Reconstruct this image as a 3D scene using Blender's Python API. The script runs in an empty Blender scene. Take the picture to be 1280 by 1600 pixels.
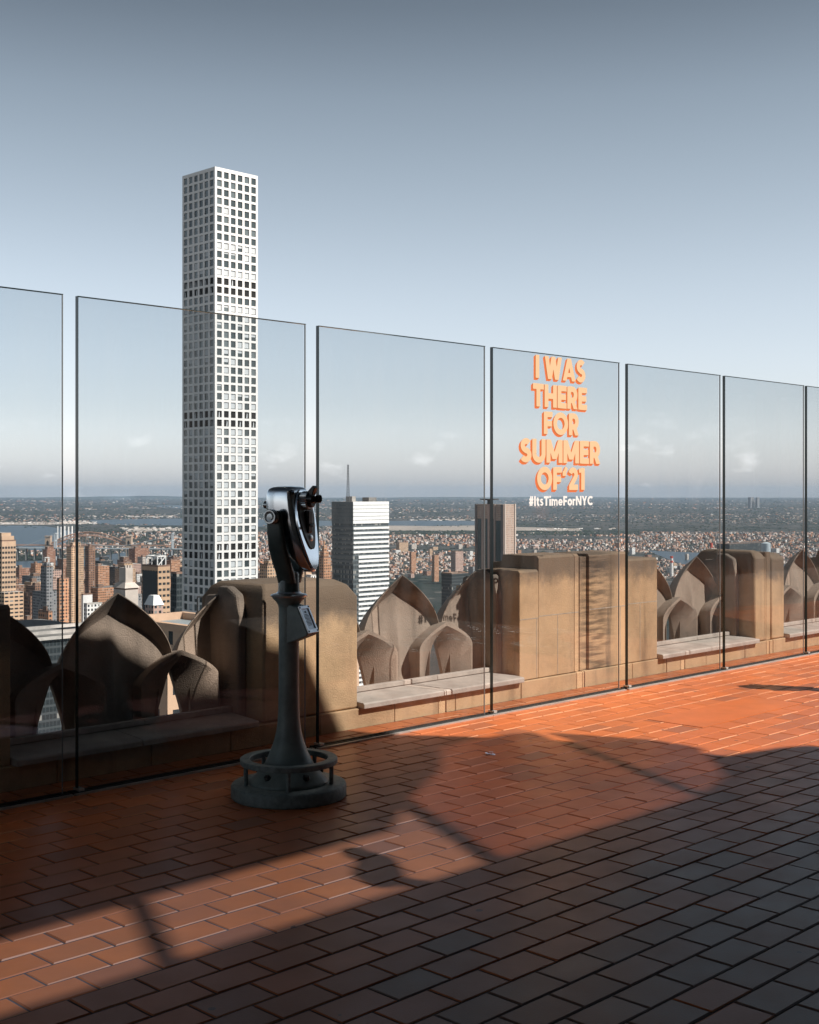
import bpy, bmesh, math, random
from mathutils import Vector, Matrix
R = math.radians
rnd = random.Random(21)
sc = bpy.context.scene
COL = sc.collection

# ------------------------------------------------------------ camera, sky, sun, exposure
cam = bpy.data.objects.new('camera', bpy.data.cameras.new('camera'))
COL.objects.link(cam)
cam.location = (0, 0, 1.6)
cam.rotation_euler = (R(90), 0, 0)
cam.data.sensor_fit = 'VERTICAL'
cam.data.sensor_height = 36
cam.data.sensor_width = 28.8
cam.data.lens = 1980 / 1600 * 36
cam.data.shift_y = -32 / 1600
cam.data.clip_start = 0.1
cam.data.clip_end = 120000
sc.camera = cam

SUN = Vector((0.9, -0.33, 1.0)).normalized()          # towards the sun
SUN_EL = math.asin(SUN.z)
SUN_ROT = math.atan2(SUN.x, SUN.y)

world = bpy.data.worlds.new('World')
sc.world = world
world.use_nodes = True
nt = world.node_tree
nt.nodes.clear()
wo = nt.nodes.new('ShaderNodeOutputWorld')
bg = nt.nodes.new('ShaderNodeBackground')
sky = nt.nodes.new('ShaderNodeTexSky')
sky.sky_type = 'NISHITA'
sky.sun_disc = False
sky.sun_elevation = SUN_EL
sky.sun_rotation = SUN_ROT
sky.altitude = 260
sky.air_density = 1.0
sky.dust_density = 1.6
sky.ozone_density = 1.0
hs = nt.nodes.new('ShaderNodeHueSaturation')
hs.inputs['Saturation'].default_value = 0.42
gm = nt.nodes.new('ShaderNodeGamma')
gm.inputs[1].default_value = 1.15
nt.links.new(sky.outputs[0], hs.inputs['Color'])
nt.links.new(hs.outputs[0], gm.inputs[0])
# small fair-weather clouds low over the horizon
tc = nt.nodes.new('ShaderNodeTexCoord')
sp = nt.nodes.new('ShaderNodeSeparateXYZ')
nt.links.new(tc.outputs['Generated'], sp.inputs[0])
mp = nt.nodes.new('ShaderNodeMapping')
mp.inputs['Scale'].default_value = (26, 26, 60)
nt.links.new(tc.outputs['Generated'], mp.inputs[0])
nz = nt.nodes.new('ShaderNodeTexNoise')
nz.inputs['Scale'].default_value = 1.0
nz.inputs['Detail'].default_value = 5
nt.links.new(mp.outputs[0], nz.inputs['Vector'])
cr = nt.nodes.new('ShaderNodeMapRange')
cr.inputs['From Min'].default_value = 0.60
cr.inputs['From Max'].default_value = 0.80
nt.links.new(nz.outputs['Fac'], cr.inputs['Value'])
em = nt.nodes.new('ShaderNodeMapRange')
em.inputs['From Min'].default_value = 0.07
em.inputs['From Max'].default_value = 0.02
em.inputs['To Max'].default_value = 0.28
nt.links.new(sp.outputs['Z'], em.inputs['Value'])
mu = nt.nodes.new('ShaderNodeMath'); mu.operation = 'MULTIPLY'
nt.links.new(cr.outputs[0], mu.inputs[0]); nt.links.new(em.outputs[0], mu.inputs[1])
mx = nt.nodes.new('ShaderNodeMix'); mx.data_type = 'RGBA'
nt.links.new(mu.outputs[0], mx.inputs['Factor'])
# the air is clearer and deeper blue higher up
dk = nt.nodes.new('ShaderNodeValToRGB')
dk.color_ramp.interpolation = 'LINEAR'
for k_, (p_, v_) in enumerate(((0.0, 1.26), (1.0, 0.03), (0.03, 0.98), (0.06, 0.79), (0.085, 0.70), (0.12, 0.64), (0.165, 0.585), (0.207, 0.53), (0.256, 0.47), (0.296, 0.415), (0.355, 0.285), (0.46, 0.11), (0.6, 0.05))):
    e_ = dk.color_ramp.elements[k_] if k_ < 2 else dk.color_ramp.elements.new(p_)
    if p_ == 1.0: e_ = dk.color_ramp.elements[-1]
    q_ = min(p_, 0.4) / 0.4
    e_.color = (v_ * (1.00 - 0.12 * q_), v_ * (0.97 + 0.035 * q_), v_ * (1.05 + 0.01 * q_ - 0.22 * q_ * (1 - q_)), 1)
nt.links.new(sp.outputs['Z'], dk.inputs[0])
ml = nt.nodes.new('ShaderNodeMix'); ml.data_type = 'RGBA'; ml.blend_type = 'MULTIPLY'; ml.inputs['Factor'].default_value = 1
nt.links.new(gm.outputs[0], ml.inputs['A']); nt.links.new(dk.outputs[0], ml.inputs['B'])
nt.links.new(ml.outputs['Result'], mx.inputs['A'])
mx.inputs['B'].default_value = (11.0, 10.6, 10.4, 1)
nt.links.new(mx.outputs['Result'], bg.inputs['Color'])
bg.inputs['Strength'].default_value = 0.14
nt.links.new(bg.outputs[0], wo.inputs['Surface'])

sun = bpy.data.objects.new('sun', bpy.data.lights.new('sun', 'SUN'))
COL.objects.link(sun)
sun.data.energy = 5.0
sun.data.angle = R(0.53)
sun.data.color = (1.0, 0.93, 0.84)
sun.rotation_euler = (-SUN).to_track_quat('-Z', 'Y').to_euler()
sun.location = (30, -10, 40)

sc.view_settings.view_transform = 'Standard'
sc.view_settings.look = 'None'
sc.view_settings.exposure = 0.55
sc.view_settings.gamma = 1
sc.render.engine = 'CYCLES'
sc.cycles.use_denoising = True
sc.cycles.transparent_max_bounces = 24
sc.cycles.max_bounces = 6
sc.cycles.diffuse_bounces = 1
sc.cycles.sample_clamp_indirect = 4

# ------------------------------------------------------------ coordinates
F, CX, HY, EYE = 1980.0, 640.0, 768.0, 1.6
U2 = Vector((1960.0, 1980.0)).normalized()      # along the glass wall, to the right and away
N2 = Vector((-U2.y, U2.x))                      # out through the glass, towards the city
U = Vector((U2.x, U2.y, 0)); N = Vector((N2.x, N2.y, 0)); Z = Vector((0, 0, 1))
P0 = Vector((0.598, 9.10, 0))
GZ = -248.0
HAZE_D = 1.6e-5

def W(s, d, z):
    return P0 + U * s + N * d + Z * z

def at(x, y, Y):
    return Vector(((x - CX) / F * Y, Y, EYE - (y - HY) / F * Y))

def on_plane(x, y, z):
    Y = (EYE - z) * F / (y - HY)
    return Vector(((x - CX) / F * Y, Y, z))

def sd(p):
    q = p - P0
    return q.dot(U), q.dot(N)

def s_of(x, d):
    t = (x - CX) / F
    q = P0 + N * d
    return (t * q.y - q.x) / (U.x - t * U.y)

def sz(x, y, d):
    s = s_of(x, d)
    return s, EYE - (y - HY) / F * W(s, d, 0).y

# ------------------------------------------------------------ materials
def mat(name, col, rough=0.7, metal=0.0, spec=0.5, var=0.0, vscale=3.0, bump=0.0, bscale=40.0, dark=None):
    m = bpy.data.materials.new(name)
    m.use_nodes = True
    t = m.node_tree
    b = t.nodes['Principled BSDF']
    b.inputs['Base Color'].default_value = (*col, 1)
    b.inputs['Roughness'].default_value = rough
    b.inputs['Metallic'].default_value = metal
    b.inputs['Specular IOR Level'].default_value = spec
    if var or bump:
        g = t.nodes.new('ShaderNodeNewGeometry')
    if var:
        n = t.nodes.new('ShaderNodeTexNoise')
        n.inputs['Scale'].default_value = vscale
        n.inputs['Detail'].default_value = 7
        n.inputs['Roughness'].default_value = 0.65
        t.links.new(g.outputs['Position'], n.inputs['Vector'])
        x = t.nodes.new('ShaderNodeMix'); x.data_type = 'RGBA'
        dk = dark or tuple(c * (1 - var) for c in col)
        lt = tuple(min(1, c * (1 + var * 0.6)) for c in col)
        x.inputs['A'].default_value = (*dk, 1)
        x.inputs['B'].default_value = (*lt, 1)
        r = t.nodes.new('ShaderNodeMapRange')
        r.inputs['From Min'].default_value = 0.32
        r.inputs['From Max'].default_value = 0.68
        t.links.new(n.outputs['Fac'], r.inputs['Value'])
        t.links.new(r.outputs[0], x.inputs['Factor'])
        t.links.new(x.outputs['Result'], b.inputs['Base Color'])
    if bump:
        n2 = t.nodes.new('ShaderNodeTexNoise')
        n2.inputs['Scale'].default_value = bscale
        n2.inputs['Detail'].default_value = 8
        t.links.new(g.outputs['Position'], n2.inputs['Vector'])
        bp = t.nodes.new('ShaderNodeBump')
        bp.inputs['Strength'].default_value = bump
        bp.inputs['Distance'].default_value = 0.01
        t.links.new(n2.outputs['Fac'], bp.inputs['Height'])
        t.links.new(bp.outputs[0], b.inputs['Normal'])
    return m

def nodes(m):
    return m.node_tree, m.node_tree.nodes['Principled BSDF']

def mathn(t, op, a, b=None, clamp=False):
    n = t.nodes.new('ShaderNodeMath'); n.operation = op; n.use_clamp = clamp
    for i, v in enumerate((a, b)):
        if v is None: continue
        if isinstance(v, (int, float)): n.inputs[i].default_value = v
        else: t.links.new(v, n.inputs[i])
    return n.outputs[0]

def mixc(t, f, a, b):
    n = t.nodes.new('ShaderNodeMix'); n.data_type = 'RGBA'
    for k, v in (('Factor', f), ('A', a), ('B', b)):
        if isinstance(v, (int, float)): n.inputs[k].default_value = v
        elif isinstance(v, tuple): n.inputs[k].default_value = (*v, 1)
        else: t.links.new(v, n.inputs[k])
    return n.outputs['Result']

def glass_mat(name, tint, refl=1.0, smear=0.0):
    m = bpy.data.materials.new(name); m.use_nodes = True
    t = m.node_tree; t.nodes.clear()
    out = t.nodes.new('ShaderNodeOutputMaterial')
    tr = t.nodes.new('ShaderNodeBsdfTransparent'); tr.inputs[0].default_value = (*tint, 1)
    gl = t.nodes.new('ShaderNodeBsdfGlossy'); gl.inputs['Roughness'].default_value = 0.0
    gl.inputs['Color'].default_value = (0.95, 0.98, 1, 1)
    g = t.nodes.new('ShaderNodeNewGeometry')
    d = t.nodes.new('ShaderNodeVectorMath'); d.operation = 'DOT_PRODUCT'
    t.links.new(g.outputs['Normal'], d.inputs[0]); t.links.new(g.outputs['Incoming'], d.inputs[1])
    c = mathn(t, 'ABSOLUTE', d.outputs['Value'])
    c = mathn(t, 'SUBTRACT', 1.0, c, True)
    c = mathn(t, 'POWER', c, 5.0)
    c = mathn(t, 'MULTIPLY', c, 0.96)
    c = mathn(t, 'ADD', c, 0.04)
    c = mathn(t, 'MULTIPLY', c, refl, True)
    x = t.nodes.new('ShaderNodeMixShader')
    t.links.new(c, x.inputs[0]); t.links.new(tr.outputs[0], x.inputs[1]); t.links.new(gl.outputs[0], x.inputs[2])
    if smear:                                  # dried rain streaks and dust
        mp = t.nodes.new('ShaderNodeMapping'); mp.inputs['Scale'].default_value = (6, 6, 0.9)
        t.links.new(g.outputs['Position'], mp.inputs[0])
        n = t.nodes.new('ShaderNodeTexNoise'); n.inputs['Scale'].default_value = 1.0; n.inputs['Detail'].default_value = 9; n.inputs['Roughness'].default_value = 0.75
        t.links.new(mp.outputs[0], n.inputs['Vector'])
        r = t.nodes.new('ShaderNodeMapRange'); r.inputs['From Min'].default_value = 0.42; r.inputs['From Max'].default_value = 0.75; r.inputs['To Max'].default_value = smear
        t.links.new(n.outputs['Fac'], r.inputs['Value'])
        df = t.nodes.new('ShaderNodeBsdfDiffuse'); df.inputs[0].default_value = (0.7, 0.7, 0.7, 1)
        x2 = t.nodes.new('ShaderNodeMixShader')
        t.links.new(r.outputs[0], x2.inputs[0]); t.links.new(x.outputs[0], x2.inputs[1]); t.links.new(df.outputs[0], x2.inputs[2])
        x = x2
    t.links.new(x.outputs[0], out.inputs['Surface'])
    return m

M = {}
M['glass'] = glass_mat('barrier_glass', (0.90, 0.92, 0.932), 1.0, 0.03)
M['tint'] = glass_mat('tinted_skylight', (0.29, 0.44, 0.74), 0.6)  # added filter that stands in for sun reflected off the glass
M['tint2'] = glass_mat('darker_skylight', (0.17, 0.17, 0.24), 0.6)  # dimmer added filter for the right-hand reflected sun patches
M['glass_edge'] = mat('glass_edge', (0.012, 0.03, 0.034), 0.12, spec=0.6)
M['edge2'] = mat('ground_glass_edge', (0.26, 0.27, 0.27), 0.35, spec=0.5)
M['alu'] = mat('aluminium_strip', (0.62, 0.62, 0.6), 0.35, 0.7, var=0.2, vscale=6)
M['gasket'] = mat('gasket', (0.012, 0.012, 0.012), 0.6)
M['peach'] = mat('peach_vinyl', (0.68, 0.45, 0.27), 0.55, spec=0.2)
M['orange'] = mat('orange_vinyl', (0.58, 0.14, 0.04), 0.55, spec=0.2)
M['white_vinyl'] = mat('white_vinyl', (0.7, 0.7, 0.7), 0.5, spec=0.2)
M['iron'] = mat('green_grey_painted_iron', (0.20, 0.25, 0.245), 0.42, 0.0, 0.5, var=0.3, vscale=9, bump=0.16, bscale=150)
M['iron_base'] = mat('worn_base_paint', (0.19, 0.235, 0.235), 0.5, 0.0, 0.45, var=0.38, vscale=30, bump=0.12, bscale=120)
M['iron_dark'] = mat('dark_yoke_paint', (0.055, 0.08, 0.078), 0.3, 0.0, 0.5, var=0.3, vscale=10)
M['chrome'] = mat('polished_head_metal', (0.72, 0.76, 0.80), 0.13, 1.0, var=0.10, vscale=6)
M['chrome2'] = mat('satin_metal', (0.55, 0.57, 0.58), 0.3, 1.0, var=0.3, vscale=30)
M['black'] = mat('black_rubber', (0.012, 0.013, 0.014), 0.35, var=0.3, vscale=20)
M['plaque'] = mat('plaque_frame_metal', (0.78, 0.82, 0.86), 0.33, 0.85, var=0.15, vscale=40)
M['plaque_face'] = mat('plaque_print', (0.60, 0.64, 0.68), 0.3, 0.6, var=0.15, vscale=60)
M['ink'] = mat('plaque_ink', (0.05, 0.05, 0.06), 0.6)
M['sill'] = mat('pale_sill_stone', (0.52, 0.43, 0.37), 0.75, var=0.28, vscale=5, bump=0.3, bscale=60)
M['whitewall'] = mat('white_concrete', (0.76, 0.745, 0.73), 0.75, var=0.05, vscale=0.05)
M['wall_dark'] = mat('deck_building_stone', (0.16, 0.14, 0.12), 0.8, var=0.3, vscale=0.7)
M['canopy'] = mat('canopy_metal', (0.06, 0.065, 0.07), 0.6, var=0.2, vscale=1)

def stone_mat(name, col, top, zc, streak, stain=None):
    """limestone with a weathered upper course, run-off stains and grain"""
    m = bpy.data.materials.new(name); m.use_nodes = True
    t, b = nodes(m)
    g = t.nodes.new('ShaderNodeNewGeometry')
    s = t.nodes.new('ShaderNodeSeparateXYZ'); t.links.new(g.outputs['Position'], s.inputs[0])
    n = t.nodes.new('ShaderNodeTexNoise'); n.inputs['Scale'].default_value = 2.6; n.inputs['Detail'].default_value = 9
    n.inputs['Roughness'].default_value = 0.7
    t.links.new(g.outputs['Position'], n.inputs['Vector'])
    fine = t.nodes.new('ShaderNodeTexNoise'); fine.inputs['Scale'].default_value = 120; fine.inputs['Detail'].default_value = 6
    t.links.new(g.outputs['Position'], fine.inputs['Vector'])
    mp = t.nodes.new('ShaderNodeMapping'); mp.inputs['Scale'].default_value = (7, 7, 0.7)
    t.links.new(g.outputs['Position'], mp.inputs[0])
    st = t.nodes.new('ShaderNodeTexNoise'); st.inputs['Scale'].default_value = 1.0; st.inputs['Detail'].default_value = 6
    t.links.new(mp.outputs[0], st.inputs['Vector'])
    # weathering rises with height
    zz = mathn(t, 'MULTIPLY_ADD', n.outputs['Fac'], 0.35)
    zn = t.nodes[-1]; t.links.new(s.outputs['Z'], zn.inputs[2])
    wr = t.nodes.new('ShaderNodeMapRange'); wr.interpolation_type = 'SMOOTHSTEP'
    wr.inputs['From Min'].default_value = zc + 0.10; wr.inputs['From Max'].default_value = zc + 0.26
    t.links.new(zz, wr.inputs['Value'])
    c0 = mixc(t, mathn(t, 'MULTIPLY', fine.outputs['Fac'], 0.55), tuple(c * 1.22 for c in col), tuple(c * 0.62 for c in col))
    pr = t.nodes.new('ShaderNodeMapRange'); pr.inputs['From Min'].default_value = 0.42; pr.inputs['From Max'].default_value = 0.7
    t.links.new(n.outputs['Fac'], pr.inputs['Value'])
    c1 = mixc(t, mathn(t, 'MULTIPLY', pr.outputs[0], 0.6), c0, tuple(c * 0.5 for c in col))
    sr = t.nodes.new('ShaderNodeMapRange'); sr.inputs['From Min'].default_value = 0.56; sr.inputs['From Max'].default_value = 0.72
    t.links.new(st.outputs['Fac'], sr.inputs['Value'])
    c2 = mixc(t, mathn(t, 'MULTIPLY', sr.outputs[0], streak), c1, (0.07, 0.055, 0.045))
    dk = mixc(t, fine.outputs['Fac'], tuple(c * 0.7 for c in top), tuple(c * 1.2 for c in top))
    c3 = mixc(t, mathn(t, 'MULTIPLY', wr.outputs[0], 0.85), c2, dk)
    if stain is not None:                      # black run-off stain beside the groove, ribbed by the tooling
        dt = t.nodes.new('ShaderNodeVectorMath'); dt.operation = 'DOT_PRODUCT'
        t.links.new(g.outputs['Position'], dt.inputs[0]); dt.inputs[1].default_value = U
        off = mathn(t, 'ABSOLUTE', mathn(t, 'SUBTRACT', dt.outputs['Value'], P0.dot(U) + stain))
        ms = t.nodes.new('ShaderNodeMapRange'); ms.interpolation_type = 'SMOOTHSTEP'
        ms.inputs['From Min'].default_value = 0.34; ms.inputs['From Max'].default_value = 0.04
        t.links.new(off, ms.inputs['Value'])
        mp2 = t.nodes.new('ShaderNodeMapping'); mp2.inputs['Scale'].default_value = (4, 4, 34)
        t.links.new(g.outputs['Position'], mp2.inputs[0])
        rb = t.nodes.new('ShaderNodeTexNoise'); rb.inputs['Scale'].default_value = 1.0; rb.inputs['Detail'].default_value = 5
        t.links.new(mp2.outputs[0], rb.inputs['Vector'])
        r2 = t.nodes.new('ShaderNodeMapRange'); r2.inputs['From Min'].default_value = 0.40; r2.inputs['From Max'].default_value = 0.60
        t.links.new(rb.outputs['Fac'], r2.inputs['Value'])
        k2 = mathn(t, 'MULTIPLY', ms.outputs[0], mathn(t, 'ADD', mathn(t, 'MULTIPLY', r2.outputs[0], 0.75), mathn(t, 'MULTIPLY', sr.outputs[0], 0.5)), True)
        c3 = mixc(t, mathn(t, 'MULTIPLY', k2, 0.9), c3, (0.045, 0.035, 0.03))
    t.links.new(c3, b.inputs['Base Color'])
    b.inputs['Roughness'].default_value = 0.9
    b.inputs['Specular IOR Level'].default_value = 0.25
    bp = t.nodes.new('ShaderNodeBump'); bp.inputs['Strength'].default_value = 0.8; bp.inputs['Distance'].default_value = 0.006
    ad = mathn(t, 'ADD', fine.outputs['Fac'], n.outputs['Fac'])
    t.links.new(ad, bp.inputs['Height']); t.links.new(bp.outputs[0], b.inputs['Normal'])
    return m

M['stone'] = stone_mat('tan_limestone', (0.62, 0.395, 0.225), (0.16, 0.12, 0.095), 0.74, 0.4)
M['stone2'] = stone_mat('stained_limestone', (0.62, 0.395, 0.225), (0.19, 0.135, 0.10), 0.90, 0.75, 1.68)
M['leaf'] = stone_mat('grey_carved_stone', (0.39, 0.29, 0.225), (0.15, 0.12, 0.10), 0.86, 0.35)

# ------------------------------------------------------------ mesh helpers
class MB:
    def __init__(s):
        s.v = []; s.f = []; s.m = []; s.uv = []; s.a = []
    def face(s, pts, mi=0, uv=None, a=0.0):
        i = len(s.v)
        s.v += [tuple(p) for p in pts]
        s.f.append(tuple(range(i, i + len(pts)))); s.m.append(mi); s.uv.append(uv); s.a.append(a)
    def box(s, o, ex, ey, ez, mi=0, a=0.0):
        i = len(s.v)
        for k in ((0,0,0),(1,0,0),(1,1,0),(0,1,0),(0,0,1),(1,0,1),(1,1,1),(0,1,1)):
            s.v.append(tuple(o + ex * k[0] + ey * k[1] + ez * k[2]))
        for q in ((0,3,2,1),(4,5,6,7),(0,1,5,4),(1,2,6,5),(2,3,7,6),(3,0,4,7)):
            s.f.append(tuple(i + k for k in q)); s.m.append(mi); s.uv.append(None); s.a.append(a)
    def bx(s, s0, s1, d0, d1, z0, z1, mi=0, a=0.0):       # box in wall coordinates
        s.box(W(s0, d0, z0), U * (s1 - s0), N * (d1 - d0), Z * (z1 - z0), mi, a)
    def prism(s, poly, o, ax, ay, ex, mi=0):              # polygon in ax/ay plane, extruded by ex
        n = len(poly); i = len(s.v)
        for k in (0, 1):
            for p in poly: s.v.append(tuple(o + ax * p[0] + ay * p[1] + ex * k))
        s.f.append(tuple(i + k for k in range(n))); s.f.append(tuple(i + n + k for k in reversed(range(n))))
        for k in range(n):
            j = (k + 1) % n
            s.f.append((i + k, i + n + k, i + n + j, i + j))
        for _ in range(n + 2): s.m.append(mi); s.uv.append(None); s.a.append(0)
    def ring(s, outer, inner, o, ax, ay, ex, closed=False, mi=0):
        n = len(outer); i = len(s.v)
        for lst in (outer, inner):
            for k in (0, 1):
                for p in lst: s.v.append(tuple(o + ax * p[0] + ay * p[1] + ex * k))
        O0, O1, I0, I1 = i, i + n, i + 2 * n, i + 3 * n
        fs = []
        for k in range(n if closed else n - 1):
            j = (k + 1) % n
            fs += [(O0+k, O0+j, I0+j, I0+k), (O1+k, I1+k, I1+j, O1+j), (O0+k, O1+k, O1+j, O0+j), (I0+k, I0+j, I1+j, I1+k)]
        if not closed:
            fs += [(O0, I0, I1, O1), (O0+n-1, O1+n-1, I1+n-1, I0+n-1)]
        for q in fs: s.f.append(q); s.m.append(mi); s.uv.append(None); s.a.append(0)
    def lathe(s, prof, c, ax=Z, n=40, mi=0, cap=True, knurl=0.0):
        ax = ax.normalized()
        e1 = ax.orthogonal().normalized(); e2 = ax.cross(e1)
        i = len(s.v); m = len(prof)
        for (r, h) in prof:
            for k in range(n):
                a = 2 * math.pi * k / n
                rr = r * (1 - (knurl if k % 2 else 0))
                s.v.append(tuple(c + ax * h + (e1 * math.cos(a) + e2 * math.sin(a)) * rr))
        fs = []
        for j in range(m - 1):
            for k in range(n):
                k2 = (k + 1) % n
                fs.append((i + j*n + k, i + j*n + k2, i + (j+1)*n + k2, i + (j+1)*n + k))
        if cap:
            fs.append(tuple(i + k for k in reversed(range(n))))
            fs.append(tuple(i + (m-1)*n + k for k in range(n)))
        for q in fs: s.f.append(q); s.m.append(mi); s.uv.append(None); s.a.append(0)
    def rod(s, a, b, r, n=10, mi=0, r2=None):
        s.lathe([(r, 0), (r if r2 is None else r2, (b - a).length)], a, b - a, n, mi)
    def loft(s, rings, mi=0):
        n = len(rings[0]); i = len(s.v)
        for rg in rings:
            for p in rg: s.v.append(tuple(p))
        fs = []
        for j in range(len(rings) - 1):
            for k in range(n):
                k2 = (k + 1) % n
                fs.append((i + j*n + k, i + j*n + k2, i + (j+1)*n + k2, i + (j+1)*n + k))
        fs.append(tuple(i + k for k in reversed(range(n))))
        fs.append(tuple(i + (len(rings)-1)*n + k for k in range(n)))
        for q in fs: s.f.append(q); s.m.append(mi); s.uv.append(None); s.a.append(0)
    def mesh(s, name, mats, smooth=None, recalc=True, attr=False):
        me = bpy.data.meshes.new(name)
        me.from_pydata(s.v, [], s.f)
        for x in (mats if isinstance(mats, (list, tuple)) else [mats]): me.materials.append(x)
        me.polygons.foreach_set('material_index', s.m)
        if any(u is not None for u in s.uv):
            ul = me.uv_layers.new(name='UVMap')
            for p, u in zip(me.polygons, s.uv):
                for k, li in enumerate(p.loop_indices):
                    ul.data[li].uv = u[k] if u else (-500, -500)
        if attr:
            at_ = me.attributes.new('tint', 'FLOAT', 'FACE')
            at_.data.foreach_set('value', s.a)
        me.update()
        if recalc:
            bm = bmesh.new(); bm.from_mesh(me)
            bmesh.ops.recalc_face_normals(bm, faces=bm.faces[:])
            bm.to_mesh(me); bm.free()
        if smooth is not None:
            me.polygons.foreach_set('use_smooth', [True] * len(me.polygons))
            me.set_sharp_from_angle(angle=R(smooth))
        return me
    def build(s, name, mats, parent=None, smooth=None, bevel=0.0, recalc=True, attr=False):
        o = bpy.data.objects.new(name, s.mesh(name, mats, smooth, recalc, attr))
        COL.objects.link(o)
        if parent is not None:
            put(o, parent)
        if bevel:
            md = o.modifiers.new('edge', 'BEVEL'); md.width = bevel; md.segments = 2; md.limit_method = 'ANGLE'; md.angle_limit = R(40)
        return o

BASE = {}
def put(o, parent):
    o.parent = parent
    r = parent
    off = BASE.get(parent.name)
    if off is not None: o.matrix_parent_inverse = off

def thing(name, label, cat, loc, group=None):
    o = bpy.data.objects.new(name, None)
    COL.objects.link(o)
    o.location = loc
    o.empty_display_size = 0.2
    BASE[o.name] = Matrix.Translation(-Vector(loc))
    tag(o, label, cat, group)
    return o

def tag(o, label, cat, group=None):
    o['label'] = label; o['category'] = cat
    if group: o['group'] = group
    return o

def struct(o):
    o['kind'] = 'structure'
    return o

# ============================================================ DECK
def fl(x, y):                       # picture position of a floor point -> wall coordinates
    return sd(on_plane(x, y, 0))

g = MB()
g.face([W(-16, -14, -0.0036), W(34, -14, -0.0036), W(34, 0.36, -0.0036), W(-16, 0.36, -0.0036)])
gm_ = mat('grout', (0.10, 0.075, 0.06), 0.9, var=0.5, vscale=2.2, bump=0.3, dark=(0.035, 0.028, 0.025))
struct(g.build('deck_bed', gm_, recalc=False))

# quarry tiles
tm = bpy.data.materials.new('terracotta_tile'); tm.use_nodes = True
t, b = nodes(tm)
at_ = t.nodes.new('ShaderNodeAttribute'); at_.attribute_name = 'tint'
geo = t.nodes.new('ShaderNodeNewGeometry')
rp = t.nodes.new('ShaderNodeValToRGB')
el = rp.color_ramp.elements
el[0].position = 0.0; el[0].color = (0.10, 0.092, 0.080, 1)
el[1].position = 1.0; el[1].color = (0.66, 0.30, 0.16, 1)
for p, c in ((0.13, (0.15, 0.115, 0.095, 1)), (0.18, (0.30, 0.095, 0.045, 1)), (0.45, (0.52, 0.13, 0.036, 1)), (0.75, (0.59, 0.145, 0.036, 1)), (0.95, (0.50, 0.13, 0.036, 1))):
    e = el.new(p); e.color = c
t.links.new(at_.outputs['Fac'], rp.inputs[0])
n1 = t.nodes.new('ShaderNodeTexNoise'); n1.inputs['Scale'].default_value = 5; n1.inputs['Detail'].default_value = 8
n2 = t.nodes.new('ShaderNodeTexNoise'); n2.inputs['Scale'].default_value = 170; n2.inputs['Detail'].default_value = 4
n3 = t.nodes.new('ShaderNodeTexNoise'); n3.inputs['Scale'].default_value = 0.8; n3.inputs['Detail'].default_value = 4
for n_ in (n1, n2, n3): t.links.new(geo.outputs['Position'], n_.inputs['Vector'])
f1 = t.nodes.new('ShaderNodeMapRange'); f1.inputs['From Min'].default_value = 0.35; f1.inputs['From Max'].default_value = 0.75
f1.inputs['To Max'].default_value = 0.38
t.links.new(n1.outputs['Fac'], f1.inputs['Value'])
c1 = mixc(t, f1.outputs[0], rp.outputs[0], (0.22, 0.09, 0.05))
c2 = mixc(t, mathn(t, 'MULTIPLY', n2.outputs['Fac'], 0.3), c1, (0.48, 0.13, 0.045))
f3 = t.nodes.new('ShaderNodeMapRange'); f3.inputs['From Min'].default_value = 0.48; f3.inputs['From Max'].default_value = 0.72; f3.inputs['To Max'].default_value = 0.55
t.links.new(n3.outputs['Fac'], f3.inputs['Value'])
vo = t.nodes.new('ShaderNodeTexVoronoi'); vo.inputs['Scale'].default_value = 3.2; t.links.new(geo.outputs['Position'], vo.inputs['Vector'])
gum = mathn(t, 'MULTIPLY', mathn(t, 'LESS_THAN', vo.outputs['Distance'], 0.045), 0.7)
c2 = mixc(t, f3.outputs[0], c2, (0.25, 0.085, 0.045))
c2 = mixc(t, gum, c2, (0.09, 0.06, 0.05))
t.links.new(c2, b.inputs['Base Color'])
rr = t.nodes.new('ShaderNodeMapRange'); rr.inputs['To Min'].default_value = 0.26; rr.inputs['To Max'].default_value = 0.46
t.links.new(n1.outputs['Fac'], rr.inputs['Value'])
t.links.new(mathn(t, 'ADD', rr.outputs[0], mathn(t, 'MULTIPLY', mathn(t, 'GREATER_THAN', at_.outputs['Fac'], 0.95), 0.4), True), b.inputs['Roughness'])
b.inputs['Specular IOR Level'].default_value = 0.32
bp = t.nodes.new('ShaderNodeBump'); bp.inputs['Strength'].default_value = 0.35; bp.inputs['Distance'].default_value = 0.004
t.links.new(mathn(t, 'ADD', mathn(t, 'MULTIPLY', n2.outputs['Fac'], 0.35), n1.outputs['Fac']), bp.inputs['Height'])
t.links.new(bp.outputs[0], b.inputs['Normal'])

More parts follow.
